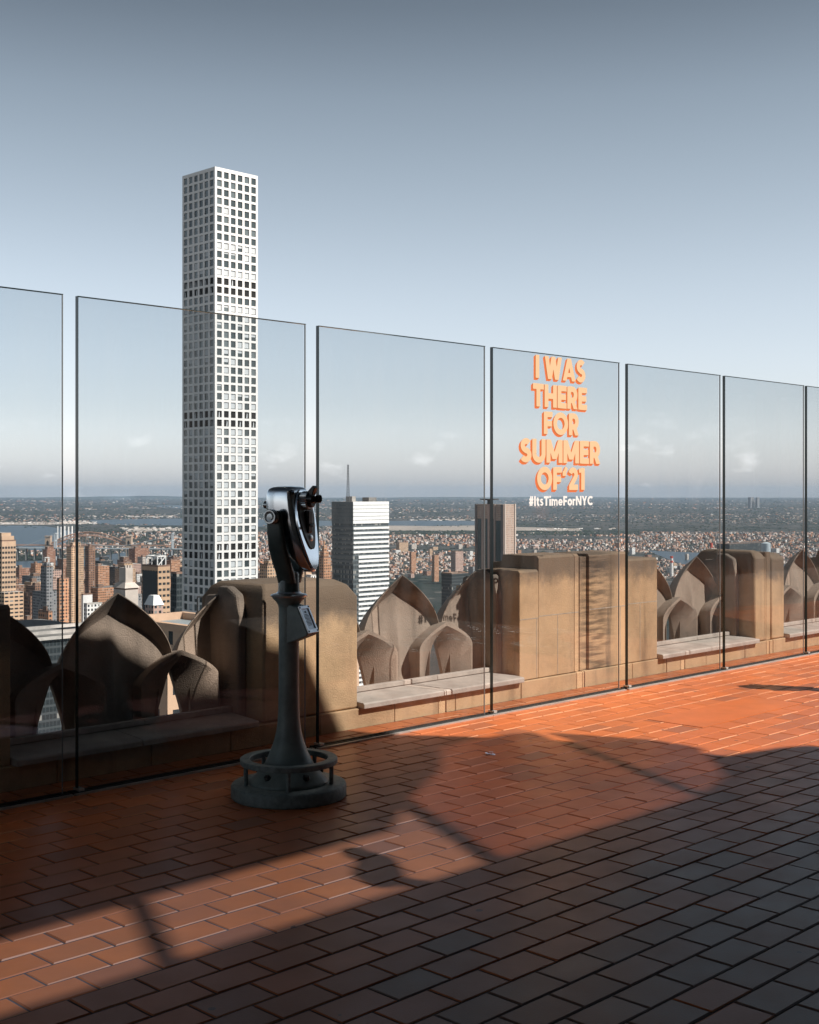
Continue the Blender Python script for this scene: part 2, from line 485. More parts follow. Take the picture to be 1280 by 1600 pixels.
TL, TW, J = 0.244, 0.150, 0.0034
sl0 = fl(1078, 1139); sl1 = fl(1180, 1108)
k0 = round((0.30 - sl0[1]) / TW)
SLAB = (sl0[0] + 0.1, sl0[0] + 1.5, 0.30 - k0 * TW, 0.30 - (k0 - 3) * TW)
g = MB()
row = 0
d = 0.30
while d > -7.6:
    off = (row % 2) * TL * 0.5 + rnd.uniform(-0.012, 0.012)
    s = -7.0 + off
    rowz = rnd.uniform(-0.0006, 0.0006)
    while s < 17:
        p = W(s, d, 0)
        if p.y > 1.2 and abs(p.x) < 0.62 * p.y + 0.8 and not (d < -0.0 and d + TW > 0.0 and False):
            inrow = SLAB[2] < d - TW * 0.5 < SLAB[3]
            if not (inrow and s >= SLAB[0] - 0.03 and s + TL <= SLAB[1] + 0.03):
                z0 = rowz + rnd.uniform(-0.0010, 0.0010)
                tx, ty = rnd.gauss(0, 0.0035), rnd.gauss(0, 0.0035)
                s0, s1, d0, d1 = s + J, s + TL - J, d - TW + J, d - J
                if inrow and s < SLAB[0] < s + TL: s1 = SLAB[0] - J
                if inrow and s < SLAB[1] < s + TL: s0 = SLAB[1] + J
                cs, cd = (s0 + s1) / 2, (d0 + d1) / 2
                def zt(a_, b_): return z0 + (a_ - cs) * tx + (b_ - cd) * ty
                e = 0.005
                top = [(s0+e, d0+e), (s1-e, d0+e), (s1-e, d1-e), (s0+e, d1-e)]
                bot = [(s0, d0), (s1, d0), (s1, d1), (s0, d1)]
                i = len(g.v); edge_glint = rnd.random() < 0.55  # sunlit edge highlight painted as a paler bevel on random tiles
                for a_, b_ in top: g.v.append(tuple(W(a_, b_, zt(a_, b_))))
                for a_, b_ in bot: g.v.append(tuple(W(a_, b_, -0.0030)))
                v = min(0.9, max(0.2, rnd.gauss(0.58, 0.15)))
                if d < -2.7 and rnd.random() < 0.92 * min(1.0, (-2.6 - d) / 0.9): v = rnd.uniform(0.03, 0.149)  # near rows greyed: foreground shade put into tile colour, with some real grey variety
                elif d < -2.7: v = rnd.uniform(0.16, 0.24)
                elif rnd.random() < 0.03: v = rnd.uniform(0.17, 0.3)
                for q in ((0,1,2,3),(4,5,1,0),(5,6,2,1),(6,7,3,2),(7,4,0,3)):
                    g.f.append(tuple(i + k for k in q)); g.m.append(0); g.uv.append(None); g.a.append(v if q == (0,1,2,3) or v < 0.15 else (1.0 if q == (4,5,1,0) and edge_glint else 0.955))
        s += TL
    row += 1
    d -= TW
# one larger replacement slab let into the courses
g.bx(SLAB[0] + J, SLAB[1] - J, SLAB[2] + J, SLAB[3] - J, -0.004, 0.0012, a=0.8)
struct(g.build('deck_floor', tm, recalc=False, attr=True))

# ============================================================ GLASS BARRIER
PAN = [(-5.05, -3.440), (-3.357, -1.768), (-1.668, -0.091), (-0.015, 1.544), (1.650, 3.081), (3.146, 4.622), (4.672, 6.15), (6.22, 7.75)]
PLAB = ['glass panel cut off by the left picture edge, beside dark carved stone',
        'glass panel standing in front of the tall white gridded tower',
        'glass panel right of the coin viewer, in front of the striped white tower',
        'glass panel carrying the orange and peach summer lettering',
        'glass panel just right of the lettered one, in front of the stained double pier',
        'glass panel in front of the short stone bay and narrow grooved pier',
        'narrow visible slice of glass panel at the right picture edge',
        'glass panel beyond the right picture edge']
GT = 2.636
panels = []
for k, (a, e) in enumerate(PAN):
    r = thing('glass_screen', PLAB[k], 'glass panel', W((a + e) / 2, 0, 0), 'frameless glass barrier panels')
    panels.append(r)
    g = MB()
    s0, s1, d0, d1, z0, z1 = a + 0.003, e - 0.003, -0.013, 0.013, 0.012, GT - 0.003
    g.face([W(s0, d0, z0), W(s1, d0, z0), W(s1, d0, z1), W(s0, d0, z1)])
    g.face([W(s0, d1, z0), W(s0, d1, z1), W(s1, d1, z1), W(s1, d1, z0)])
    g.build('pane', M['glass'], r, recalc=False)
    g = MB()
    g.bx(a, a + 0.003, -0.013, 0.013, 0.012, GT)
    g.bx(e - 0.003, e, -0.005, 0.005, 0.012, GT, 1)
    g.bx(a + 0.003, e - 0.003, -0.013, 0.013, GT - 0.003, GT)
    g.build('polished_edge', [M['glass_edge'], M['edge2']], r)
    g = MB()
    g.bx(a - 0.035, e + 0.035, -0.030, -0.0135, 0.0, 0.014)
    g.bx(a - 0.035, e + 0.035, 0.0135, 0.035, 0.0, 0.014)
    g.build('gasket', M['gasket'], r)
    g = MB()
    g.bx(a - 0.035, e + 0.035, -0.052, -0.031, 0.0, 0.010)
    g.build('floor_channel', M['alu'], r)
    g = MB()
    g.bx(a - 0.004, a + 0.03, -0.030, 0.030, 0.0145, 0.030)
    g.build('corner_clamp', M['alu'], r, bevel=0.003)

# ---- lettering: strokes are (points, kind); kind 'l' = butt line, 'p' = slanted with level ends
def arc(cx, cy, rx, ry, a0, a1, n=10):
    return [(cx + rx * math.cos(R(a0 + (a1 - a0) * i / n)), cy + ry * math.sin(R(a0 + (a1 - a0) * i / n))) for i in range(n + 1)]
LW = 0.25
G = {
 'I': (0.27, [([(0.135, 0), (0.135, 1)], 'l')]),
 'T': (0.70, [([(0, 0.88), (0.70, 0.88)], 'l'), ([(0.35, 0), (0.35, 0.9)], 'l')]),
 'H': (0.80, [([(0.125, 0), (0.125, 1)], 'l'), ([(0.675, 0), (0.675, 1)], 'l'), ([(0.1, 0.5), (0.7, 0.5)], 'l')]),
 'E': (0.60, [([(0.125, 0), (0.125, 1)], 'l'), ([(0.1, 0.885), (0.6, 0.885)], 'l'), ([(0.1, 0.5), (0.56, 0.5)], 'l'), ([(0.1, 0.115), (0.6, 0.115)], 'l')]),
 'F': (0.58, [([(0.125, 0), (0.125, 1)], 'l'), ([(0.1, 0.885), (0.58, 0.885)], 'l'), ([(0.1, 0.47), (0.54, 0.47)], 'l')]),
 'R': (0.70, [([(0.125, 0), (0.125, 1)], 'l'), ([(0.1, 0.89), (0.34, 0.89)] + arc(0.36, 0.64, 0.20, 0.25, 90, -90) + [(0.1, 0.39)], 'l'), ([(0.36, 0.42), (0.56, 0)], 'p')]),
 'O': (1.00, [(arc(0.5, 0.5, 0.375, 0.39, 0, 360, 30), 'c')]),
 'U': (0.80, [([(0.125, 1), (0.125, 0.36)] + arc(0.40, 0.36, 0.275, 0.25, 180, 360, 14) + [(0.675, 1)], 'l')]),
 'S': (0.66, [(arc(0.345, 0.705, 0.20, 0.185, 35, 270, 14)[:-1] + arc(0.315, 0.305, 0.225, 0.195, 90, -150, 14), 'l')]),
 'W': (1.20, [([(0.14, 1), (0.36, 0)], 'p'), ([(0.60, 1), (0.36, 0)], 'p'), ([(0.60, 1), (0.84, 0)], 'p'), ([(1.06, 1), (0.84, 0)], 'p')]),
 'A': (0.92, [([(0.135, 0), (0.46, 1)], 'p'), ([(0.785, 0), (0.46, 1)], 'p'), ([(0.25, 0.27), (0.67, 0.27)], 't')]),
 'M': (1.00, [([(0.125, 0), (0.125, 1)], 'l'), ([(0.875, 0), (0.875, 1)], 'l'), ([(0.14, 1), (0.5, 0.16)], 'p'), ([(0.86, 1), (0.5, 0.16)], 'p')]),
 '2': (0.66, [(arc(0.32, 0.69, 0.205, 0.20, 165, -30, 12) + [(0.16, 0.16)], 'l'), ([(0.04, 0.115), (0.66, 0.115)], 'l')]),
 '1': (0.42, [([(0.285, 0), (0.285, 1)], 'l'), ([(0.0, 0.86), (0.3, 0.90)], 't')]),
 '`': (0.34, [([(0.12, 0.62), (0.12, 0.84)], 'l'), ([(0.14, 0.78), (0.27, 1.0)], 't')]),
 '#': (0.62, [([(0.16, 0), (0.26, 1)], 't'), ([(0.38, 0), (0.48, 1)], 't'), ([(0.03, 0.66), (0.62, 0.66)], 't'), ([(0.0, 0.33), (0.59, 0.33)], 't')]),
 't': (0.42, [([(0.18, 0.86), (0.18, 0.2), (0.24, 0.1), (0.4, 0.1)], 'l'), ([(0.0, 0.62), (0.4, 0.62)], 't')]),
 's': (0.50, [(arc(0.26, 0.53, 0.15, 0.125, 30, 270, 12)[:-1] + arc(0.24, 0.235, 0.165, 0.135, 90, -150, 12), 't')]),
 'i': (0.24, [([(0.12, 0), (0.12, 0.7)], 'l'), ([(0.12, 0.82), (0.12, 1.03)], 'l')]),
 'm': (0.92, [([(0.11, 0), (0.11, 0.7)], 'l'), ([(0.11, 0.45)] + arc(0.285, 0.45, 0.175, 0.15, 180, 0, 8) + [(0.46, 0)], 't'), ([(0.46, 0.45)] + arc(0.635, 0.45, 0.175, 0.15, 180, 0, 8) + [(0.81, 0)], 't')]),
 'e': (0.66, [(arc(0.33, 0.35, 0.235, 0.26, 0, 320, 16), 't'), ([(0.1, 0.34), (0.62, 0.34)], 't')]),
 'o': (0.68, [(arc(0.34, 0.35, 0.235, 0.26, 0, 360, 20), 'c')]),
 'r': (0.42, [([(0.11, 0), (0.11, 0.7)], 'l'), ([(0.11, 0.4), (0.16, 0.54), (0.28, 0.6), (0.42, 0.6)], 't')]),
 'N': (0.84, [([(0.11, 0), (0.11, 1)], 'l'), ([(0.73, 0), (0.73, 1)], 'l'), ([(0.12, 1), (0.72, 0)], 'p')]),
 'Y': (0.80, [([(0.12, 1), (0.40, 0.42)], 'p'), ([(0.68, 1), (0.40, 0.42)], 'p'), ([(0.40, 0), (0.40, 0.5)], 'l')]),
 'C': (0.78, [(arc(0.48, 0.5, 0.37, 0.39, 45, 315, 18), 'l')]),
}
def stroke_quads(pts, kind, w):
    out = []
    if kind == 'p':
        (x0, y0), (x1, y1) = pts
        return [[(x0 - w/2*1.06, y0), (x0 + w/2*1.06, y0), (x1 + w/2*1.06, y1), (x1 - w/2*1.06, y1)]]
    if kind == 't': w = w * 0.78
    closed = kind == 'c'
    n = len(pts)
    L, Rr = [], []
    for i in range(n):
        if closed:
            a = pts[(i - 1) % (n - 1)]; c = pts[(i + 1) % (n - 1)]
        else:
            a = pts[max(0, i - 1)]; c = pts[min(n - 1, i + 1)]
        dx, dy = c[0] - a[0], c[1] - a[1]
        l = math.hypot(dx, dy) or 1
        nx, ny = -dy / l * w / 2, dx / l * w / 2
        L.append((pts[i][0] + nx, pts[i][1] + ny)); Rr.append((pts[i][0] - nx, pts[i][1] - ny))
    for i in range(n - 1):
        out.append([L[i], L[i+1], Rr[i+1], Rr[i]])
    return out

def word(mb, text, s0, s1, zb, ht, dd, w, gap, offs=((0, 0),), slope=0.0):
    adv = sum((G[c][0] + gap) if c != ' ' else 0.30 for c in text) - gap
    kx = (s1 - s0) / adv
    lay = 0
    for (ox, oz) in offs:
        x = 0
        for c in text:
            if c == ' ':
                x += 0.30; continue
            for pts, kind in G[c][1]:
                for q in stroke_quads(pts, kind, w):
                    dl = dd - lay * 0.000004
                    mb.face([W(s0 + (x + p[0]) * kx + ox, dl, zb + p[1] * ht + oz) for p in q])
                lay += 1
            x += G[c][0] + gap
LINES = [('I WAS', 836.5, 914.5, 554.0, 590.2), ('THERE', 832.5, 917.0, 598.5, 634.5), ('FOR', 849.5, 904.5, 643.0, 678.0),
         ('SUMMER', 812.7, 937.8, 684.5, 721.8), ('OF`21', 839.0, 913.7, 729.5, 765.3)]
pe, og = MB(), MB()
for text, xl, xr, yt, yb in LINES:
    s0, s1 = s_of(xl, -0.014), s_of(xr, -0.014)
    z1 = sz(xl, yt, -0.014)[1]; z0 = sz(xl, yb, -0.014)[1]
    gap = 0.05 if text != 'OF`21' else 0.06
    word(pe, text, s0, s1, z0, z1 - z0, -0.0160, LW, gap)
    word(og, text, s0, s1, z0, z1 - z0, -0.0140, LW, gap, [(-0.0215 * k / 7, -0.0165 * k / 7) for k in range(1, 8)])
pe.build('lettering', M['peach'], panels[3], recalc=False)
og.build('lettering_shadow', M['orange'], panels[3], recalc=False)
ht = MB()
s0, s1 = s_of(826.8, -0.014), s_of(926.0, -0.014)
z1 = sz(826.8, 775.3, -0.014)[1]; z0 = sz(826.8, 790.6, -0.014)[1]
word(ht, '#ItsTimeForNYC', s0, s1, z0, z1 - z0, -0.0140, 0.225, 0.07)
ht.build('hashtag_lettering', M['white_vinyl'], panels[3], recalc=False)

# ============================================================ STONE PARAPET
par = thing('stone_parapet', 'carved tan limestone parapet of piers and pointed leaves behind the glass', 'parapet', W(0, 0.6, 0))

PROF = [(0.33, 0.13), (0.33, 0.90), (0.36, 0.965), (0.43, 0.99), (0.70, 0.99), (0.715, 0.94), (0.83, 0.93), (0.85, 0.86), (1.0, 0.84), (1.0, 0.13)]
PROF2 = [(0.33, 0.13), (0.33, 0.972), (0.345, 0.99), (0.70, 0.99), (0.715, 0.94), (0.83, 0.93), (0.85, 0.86), (1.0, 0.84), (1.0, 0.13)]
def pier(s0, s1, ztop=0.99, mtl='stone', prof=PROF2, bev=0.006):
    g = MB()
    k = (ztop - 0.13) / 0.86
    pr = [(d_, 0.13 + (z_ - 0.13) * k) for d_, z_ in prof]
    g.prism(pr, W(s0, 0, 0), N, Z, U * (s1 - s0))
    return g.build('pier', M[mtl], par, bevel=bev)
pier(-5.2, -3.56)
# chamfered pier behind the viewer: plan with cut corners
def chamfer_pier(s0, s1, ztop, c=0.10, mtl='stone'):
    g = MB()
    lv = [(0.13, 0, 0), (ztop - c * 1.15, 0, 0), (ztop - c*0.35, c * 0.62, 0.035), (ztop, c * 1.25, 0.09)]
    rings = []
    for z_, ce, cf in lv:
        rings.append([W(s0 + ce*0.5, 0.33 + cf, z_), W(s1 - ce, 0.33 + cf, z_), W(s1 - ce, 1.0 - ce, z_), W(s0 + ce*0.5, 1.0 - ce, z_)])
    g.loft(rings)
    return g.build('pier', M[mtl], par, bevel=0.015, smooth=30)
chamfer_pier(-1.83, -1.015, 1.005)
# double pier: a low shoulder, two raised blocks with a groove between, a lower right end
pier(0.697, 0.93, 0.985, 'stone2')
pier(0.9302, 1.450, 1.092, 'stone2')
g = MB(); g.bx(1.4502, 1.5898, 0.355, 0.98, 0.13, 1.062); g.build('groove_strip', M['stone2'], par)
pier(1.590, 2.14, 1.086, 'stone2')
pier(2.1402, 2.587, 1.02, 'stone2')
chamfer_pier(4.28, 4.50, 1.02, 0.07)
g = MB(); g.bx(4.5002, 4.5998, 0.345, 0.98, 0.13, 1.0); g.build('groove_strip', M['stone'], par)
chamfer_pier(4.60, 4.86, 0.985, 0.05)
mj = mat('pale_mortar', (0.50, 0.40, 0.31), 0.9, var=0.3, vscale=20)
g = MB()
for (a_, e_, za) in ((0.70, 0.93, 0.60), (0.935, 1.448, 0.612), (1.592, 2.138, 0.622), (2.142, 2.585, 0.632)): g.bx(a_, e_, 0.3285, 0.34, za, za + 0.007)
for (s_, z0_, z1_) in ((0.905, 0.135, 0.60), (1.17, 0.135, 0.61), (2.03, 0.135, 0.622), (2.32, 0.135, 0.632)): g.bx(s_, s_ + 0.006, 0.3287, 0.34, z0_, z1_)
g.build('mortar_joint', mj, par)
pier(6.55, 7.4)

# base course: separate blocks with open joints
g = MB()
s = -5.2
while s < 9:
    l = rnd.uniform(0.45, 0.8)
    g.bx(s, s + l - 0.006, 0.315 + rnd.uniform(-0.003, 0.003), 1.02, -0.02, 0.126 + rnd.uniform(-0.002, 0.002))
    s += l
g.build('base_course', M['stone'], par, bevel=0.006)
g = MB(); g.bx(-8, 12, 0.36, 1.0, -6, -0.021); g.build('wall_below', M['stone'], par)

def leaf_outline(n=16, hw=0.40, zs=0.53, zt=0.975):
    L = [(-0.29, 0.13), (-0.295, 0.40), (-0.33, 0.49)]
    for i in range(n + 1):
        q = i / n
        z_ = zs + (zt - zs) * q
        L.append((-hw * (1 - q ** 2.0), z_))
    return L + [(-x, z_) for x, z_ in reversed(L[:-1])]

def leaf(sc_, zt=0.975, half=0, d0=0.71, zb=0.13):
    g = MB()
    O = leaf_outline(zt=zt)
    if half < 0: O = [p for p in O if p[0] <= 0.0001]
    if half > 0: O = [p for p in O if p[0] >= -0.0001]
    n = len(O)
    rs = [1, 0.992, 0.92, 0.85, 0.84, 0.77, 0.62, 0.48, 0.34, 0.2, 0.06]
    dp = [0, 0.0, 0.050, 0.098, 0.101, 0.100, 0.098, 0.096, 0.094, 0.092, 0.09]
    i0 = len(g.v)
    for r0_, dd_ in zip(rs, dp):
        for x, z_ in O:
            tt = max(0.0, min(1.0, (z_ - 0.60) / 0.34))
            r_ = r0_ + (1 - r0_) * 0.68 * (1 - tt) if 0.75 < r0_ < 0.95 else r0_
            dd = dd_ * (0.5 + 0.5 * tt)
            xx = x * r_; zz = zb + (z_ - zb) * r_
            rid = 0.055 * math.exp(-(xx / 0.05) ** 2) * min(1, dd / 0.1) * max(0.0, min(1, (0.80 - zz) / 0.3))
            g.v.append(tuple(W(sc_ + xx, d0 + dd - rid, zz)))
    m_ = len(rs)
    for j in range(m_ - 1):
        for k in range(n - 1):
            g.f.append((i0 + j*n + k, i0 + j*n + k + 1, i0 + (j+1)*n + k + 1, i0 + (j+1)*n + k))
    g.f.append(tuple(i0 + (m_-1)*n + k for k in range(n)))
    b0 = len(g.v)
    for rb, db in ((0.998, 0.012), (0.87, 0.15)):
        for x, z_ in O: g.v.append(tuple(W(sc_ + x * rb, d0 + db, zb + (z_ - zb) * rb)))
    for k in range(n - 1):
        g.f.append((i0 + k, b0 + k, b0 + k + 1, i0 + k + 1))
        g.f.append((b0 + k, b0 + n + k, b0 + n + k + 1, b0 + k + 1))
    g.f.append(tuple(b0 + n + k for k in reversed(range(n))))
    for _ in g.f: g.m.append(0); g.uv.append(None); g.a.append(0)
    return g.build('pointed_leaf', M['leaf'], par, smooth=24)

def pointed(hw, zs, zt, zb=0.13, n=14, pw=1.6):
    L = [(-hw, zb), (-hw, (zb + zs) / 2)]
    for i in range(n + 1):
        q = i / n
        L.append((-hw * (1 - q ** pw), zs + (zt - zs) * q))
    return L + [(-x, z_) for x, z_ in reversed(L[:-1])]

def hood(sc_, d0=0.63, zt=0.605):
    g = MB()
    o_ = W(sc_, d0, 0)
    NP = 9
    outer = pointed(0.295, 0.41, zt, pw=1.8)
    rim = pointed(0.282, 0.395, zt - 0.030, pw=1.85)
    mid = pointed(0.20, 0.30, zt - 0.075, pw=2.0)
    slit = pointed(0.105, 0.15, zt - 0.125, pw=1.15)
    back = pointed(0.255, 0.37, zt - 0.03, pw=1.4)
    L = [[o_ + U * x + Z * z_ for x, z_ in back_] for back_ in (outer, rim, mid, slit)]
    L = [L[0], L[1], [p + N * 0.045 for p in L[2]], [p + N * 0.13 for p in L[3]]]
    L.append([p + N * 0.03 for p in L[3]])
    L.append([o_ + U * x + Z * z_ + N * 0.24 for x, z_ in back])
    n = len(outer); i = len(g.v)
    for rg_ in L:
        for p in rg_: g.v.append(tuple(p))
    m_ = len(L)
    for j in range(m_):
        j2 = (j + 1) % m_
        for k in range(n - 1):
            g.f.append((i + j*n + k, i + j*n + k + 1, i + j2*n + k + 1, i + j2*n + k))
    for _ in g.f: g.m.append(0); g.uv.append(None); g.a.append(0)
    return g.build('arch_hood', M['leaf'], par, smooth=24)

for c_ in (-3.49, -2.655, -1.83, -1.03, -0.205, 0.61, 2.60, 3.02, 3.84, 4.26, 5.14, 5.97):
    if c_ in (2.60, 4.26): continue
    leaf(c_, zt={-2.655: 0.985, -0.205: 0.978}.get(c_, 0.97))
for c_ in (-3.08, -2.245, -0.63, 0.19, 2.61, 3.43, 4.25, 5.55, 6.37):
    hood(c_)
# side steps of the piers next to the half leaves
for s0, s1 in ((-1.90, -1.828), (0.62, 0.696), (4.20, 4.279)):
    g = MB()
    pr = [(0.50, 0.13), (0.50, 0.80), (0.53, 0.94), (0.62, 0.985), (0.72, 0.985), (0.735, 0.93), (0.86, 0.92), (0.88, 0.83), (0.98, 0.80), (0.98, 0.13)]
    g.prism(pr, W(s0, 0, 0), N, Z, U * (s1 - s0))
    g.build('pier_shoulder', M['leaf'], par, bevel=0.02)

for s0, s1 in ((-3.555, -1.905), (-1.012, 0.694), (2.590, 4.277), (4.865, 6.545)):
    g = MB()
    cut = [s0 + 0.002, s0 + (s1 - s0) * 0.48, s1 - 0.002]
    for a, e in zip(cut[:-1], cut[1:]):
        pr = [(0.272, 0.127), (0.272, 0.158), (0.28, 0.166), (0.60, 0.186), (0.60, 0.127)]
        g.prism(pr, W(a, 0, 0), N, Z, U * (e - a - 0.004))
    g.build('sill', M['sill'], par, bevel=0.004)
    g = MB()
    g.bx(s0 + 0.004, s0 + (s1 - s0) * 0.6 - 0.002, 0.555, 0.598, 0.188, 0.222)
    g.bx(s0 + (s1 - s0) * 0.6, s1 - 0.004, 0.555, 0.598, 0.188, 0.222)
    g.build('sill_rail', M['sill'], par, bevel=0.004)

# ============================================================ COIN VIEWER
def coin_viewer(loc, label, ang=-27.0):
    B = Vector(loc)
    r = thing('coin_viewer', label, 'coin viewer', B, None)
    A = Vector((math.cos(R(ang)), math.sin(R(ang)), 0))          # eyepiece side
    L = Vector((-A.y, A.x, 0))                                   # away from the camera
    def Q(a, l, z): return B + A * a + L * l + Z * z
    g = MB(); g.lathe([(0.298, 0.0), (0.303, 0.006), (0.303, 0.058), (0.297, 0.068), (0.288, 0.072), (0.0, 0.073)], B, n=64, cap=False)
    g.build('base_disc', M['iron_base'], r, smooth=35)
    g = MB(); g.lathe([(0.207, 0.073), (0.209, 0.082), (0.203, 0.090), (0.192, 0.098), (0.165, 0.125), (0.14, 0.155), (0.119, 0.19), (0.098, 0.235),
                       (0.080, 0.285), (0.067, 0.335), (0.059, 0.39), (0.0555, 0.46), (0.054, 0.55), (0.0535, 0.75), (0.0535, 0.985), (0.057, 1.005), (0.068, 1.022), (0.083, 1.036), (0.088, 1.045)], B, n=48, cap=False)
    g.build('pedestal', M['iron'], r, smooth=50)
    g = MB(); g.lathe([(0.205, 0.172), (0.252, 0.172), (0.256, 0.176), (0.256, 0.196), (0.252, 0.201), (0.207, 0.201), (0.204, 0.197), (0.204, 0.176), (0.205, 0.172)], B, n=64, cap=False)
    g.build('foot_ring', M['iron_base'], r, smooth=35)
    for k in range(5):
        a = R(-90 + 5 + 72 * k)
        c = B + Vector((math.cos(a) * 0.233, math.sin(a) * 0.233, 0))
        g = MB(); g.rod(c + Z * 0.0725, c + Z * 0.1725, 0.0115, 12); g.build('ring_post', M['iron_base'], r, smooth=35)
        a = R(-90 + 37 + 72 * k)
        c = B + Vector((math.cos(a) * 0.165, math.sin(a) * 0.165, 0.117))
        g = MB(); g.lathe([(0.019, 0), (0.019, 0.014), (0.013, 0.020), (0.0, 0.0215)], c, Vector((math.cos(a), math.sin(a), 1.2)), 6, cap=False)
        g.build('bolt', M['black'], r)
    g = MB(); g.lathe([(0.088, 1.045), (0.096, 1.049), (0.097, 1.055), (0.092, 1.060), (0.066, 1.066), (0.060, 1.075)], B, n=48, cap=False)
    g.build('collar', M['chrome2'], r, smooth=35)
    g = MB(); g.lathe([(0.060, 1.066), (0.058, 1.075), (0.0555, 1.09), (0.0555, 1.165), (0.05, 1.178), (0.0, 1.18)], B, n=40, cap=False)
    g.build('neck', M['iron_dark'], r, smooth=40)
    # coin box: a wedge on the eyepiece side with a slanted plaque
    hw = 0.050
    g = MB()
    prof = [(0.0, 1.008), (0.045, 1.006), (0.084, 0.998), (0.146, 0.866), (0.140, 0.850), (0.03, 0.808), (0.0, 0.80)]
    g.prism(prof, Q(0, -hw, 0), A, Z, L * (2 * hw))
    cbx = g.build('coin_box', M['iron'], r, bevel=0.006)
    pu = (Vector(prof[2]) - Vector(prof[3])); ln = pu.length; pu.normalize()
    up = A * pu.x + Z * pu.y
    nn = up.cross(L) ; nn = nn if nn.dot(A) > 0 else -nn
    o = Q(prof[3][0], 0, prof[3][1]) + nn * 0.0015
    w_, h0, h1 = 0.049, -0.004, ln + 0.002
    fr = MB()
    out = [(-w_, h0), (w_, h0), (w_, h1), (-w_, h1)]
    inn = [(-w_ + 0.014, h0 + 0.022), (w_ - 0.014, h0 + 0.022), (w_ - 0.014, h1 - 0.018), (-w_ + 0.014, h1 - 0.018)]
    fr.ring(out, inn, o, L, up, nn * 0.007, closed=True)
    pf = fr.build('plaque_frame', M['plaque'], cbx, bevel=0.0015)
    g = MB(); g.face([o + L * p[0] + up * p[1] + nn * 0.002 for p in inn])
    f = g.build('plaque', M['plaque_face'], cbx, recalc=False)
    g = MB()
    hh = inn[2][1] - inn[1][1]
    rr_ = random.Random(4)
    g.face([o + L * p[0] + up * p[1] + nn * 0.0026 for p in ((-0.008, inn[2][1]-0.022), (0.008, inn[2][1]-0.022), (0.008, inn[2][1]-0.012), (-0.008, inn[2][1]-0.012))])
    for k in range(9):
        y = inn[2][1] - 0.032 - k * (hh - 0.045) / 9
        e = 0.026 if k % 4 else 0.018
        g.face([o + L * p[0] + up * p[1] + nn * 0.0026 for p in ((-e, y), (e * rr_.uniform(0.6, 1), y), (e * rr_.uniform(0.6, 1), y + 0.0035), (-e, y + 0.0035))])
    g.build('plaque_print', M['ink'], cbx, recalc=False)
    for sx in (-1, 1):
        for yy in (h0 + 0.010, h1 - 0.009):
            g = MB(); g.lathe([(0.0045, 0), (0.0045, 0.002), (0.0, 0.0028)], o + L * (sx * (w_ - 0.008)) + up * yy + nn * 0.007, nn, 10, cap=False)
            g.build('screw', M['black'], cbx)
    # yoke: two arms from the neck up to the trunnions
    for sgn in (-1, 1):
        rings = []
        for (l, z, a, ha, hl) in ((0.02, 1.12, 0.004, 0.050, 0.030), (0.045, 1.18, 0.004, 0.051, 0.028), (0.078, 1.24, 0.002, 0.052, 0.024), (0.103, 1.30, -0.002, 0.051, 0.020),
                                  (0.116, 1.37, -0.006, 0.049, 0.016), (0.121, 1.43, -0.008, 0.046, 0.014), (0.122, 1.475, -0.008, 0.043, 0.013), (0.122, 1.50, -0.008, 0.030, 0.012)):
            rg = []
            for k in range(16):
                q = 2 * math.pi * k / 16
                cx_, cy_ = math.cos(q), math.sin(q)
                cx_ = math.copysign(abs(cx_) ** 0.6, cx_); cy_ = math.copysign(abs(cy_) ** 0.6, cy_)
                rg.append(Q(a + ha * cx_, sgn * (l + hl * cy_), z))
            rings.append(rg)
        g = MB(); g.loft(rings); ya = g.build('yoke_arm', M['iron_dark'], r, smooth=50)
        g = MB()
        g.lathe([(0.020, 0.0), (0.028, 0.006), (0.036, 0.008), (0.038, 0.014), (0.038, 0.020), (0.032, 0.024), (0.036, 0.028), (0.0385, 0.033), (0.0385, 0.044), (0.035, 0.048), (0.029, 0.048), (0.026, 0.040), (0.018, 0.038), (0.016, 0.044), (0.0, 0.045)],
                Q(-0.008, sgn * 0.128, 1.470), L * sgn, 32, cap=False)
        g.build('trunnion_cap', M['chrome2'], ya, smooth=30)
    # head shell
    HS = [(1.180, 0.112, 0.150, 0.016), (1.186, 0.100, 0.155, 0.026), (1.22, 0.068, 0.150, 0.046), (1.27, 0.018, 0.140, 0.066), (1.33, -0.034, 0.126, 0.083), (1.39, -0.075, 0.112, 0.095),
          (1.45, -0.098, 0.100, 0.102), (1.52, -0.104, 0.090, 0.104), (1.58, -0.103, 0.082, 0.103), (1.605, -0.098, 0.078, 0.099), (1.619, -0.085, 0.070, 0.090), (1.626, -0.06, 0.052, 0.070), (1.629, -0.03, 0.03, 0.04)]
    rings = []
    for z, a0, a1, w in HS:
        rg = []
        for k in range(32):
            q = 2 * math.pi * k / 32
            cx_, cy_ = math.cos(q), math.sin(q)
            cx_ = math.copysign(abs(cx_) ** 0.42, cx_); cy_ = math.copysign(abs(cy_) ** 0.5, cy_)
            tilt = 0.035 * max(0, min(1, (z - 1.3) / 0.3)) * 0
            rg.append(Q((a0 + a1) / 2 + (a1 - a0) / 2 * cx_, 0.90 * w * cy_, z))
        rings.append(rg)
    g = MB(); g.loft(rings)
    head = g.build('head_shell', M['chrome'], r, smooth=60)
    sb = head.modifiers.new('smooth', 'SUBSURF'); sb.levels = 1; sb.render_levels = 1
    # face plate on the eyepiece side
    def fa(z):
        for (z0, _, a0, _), (z1, _, a1, _) in zip(HS[:-1], HS[1:]):
            if z0 <= z <= z1: return a0 + (a1 - a0) * (z - z0) / (z1 - z0)
        return HS[-1][2]
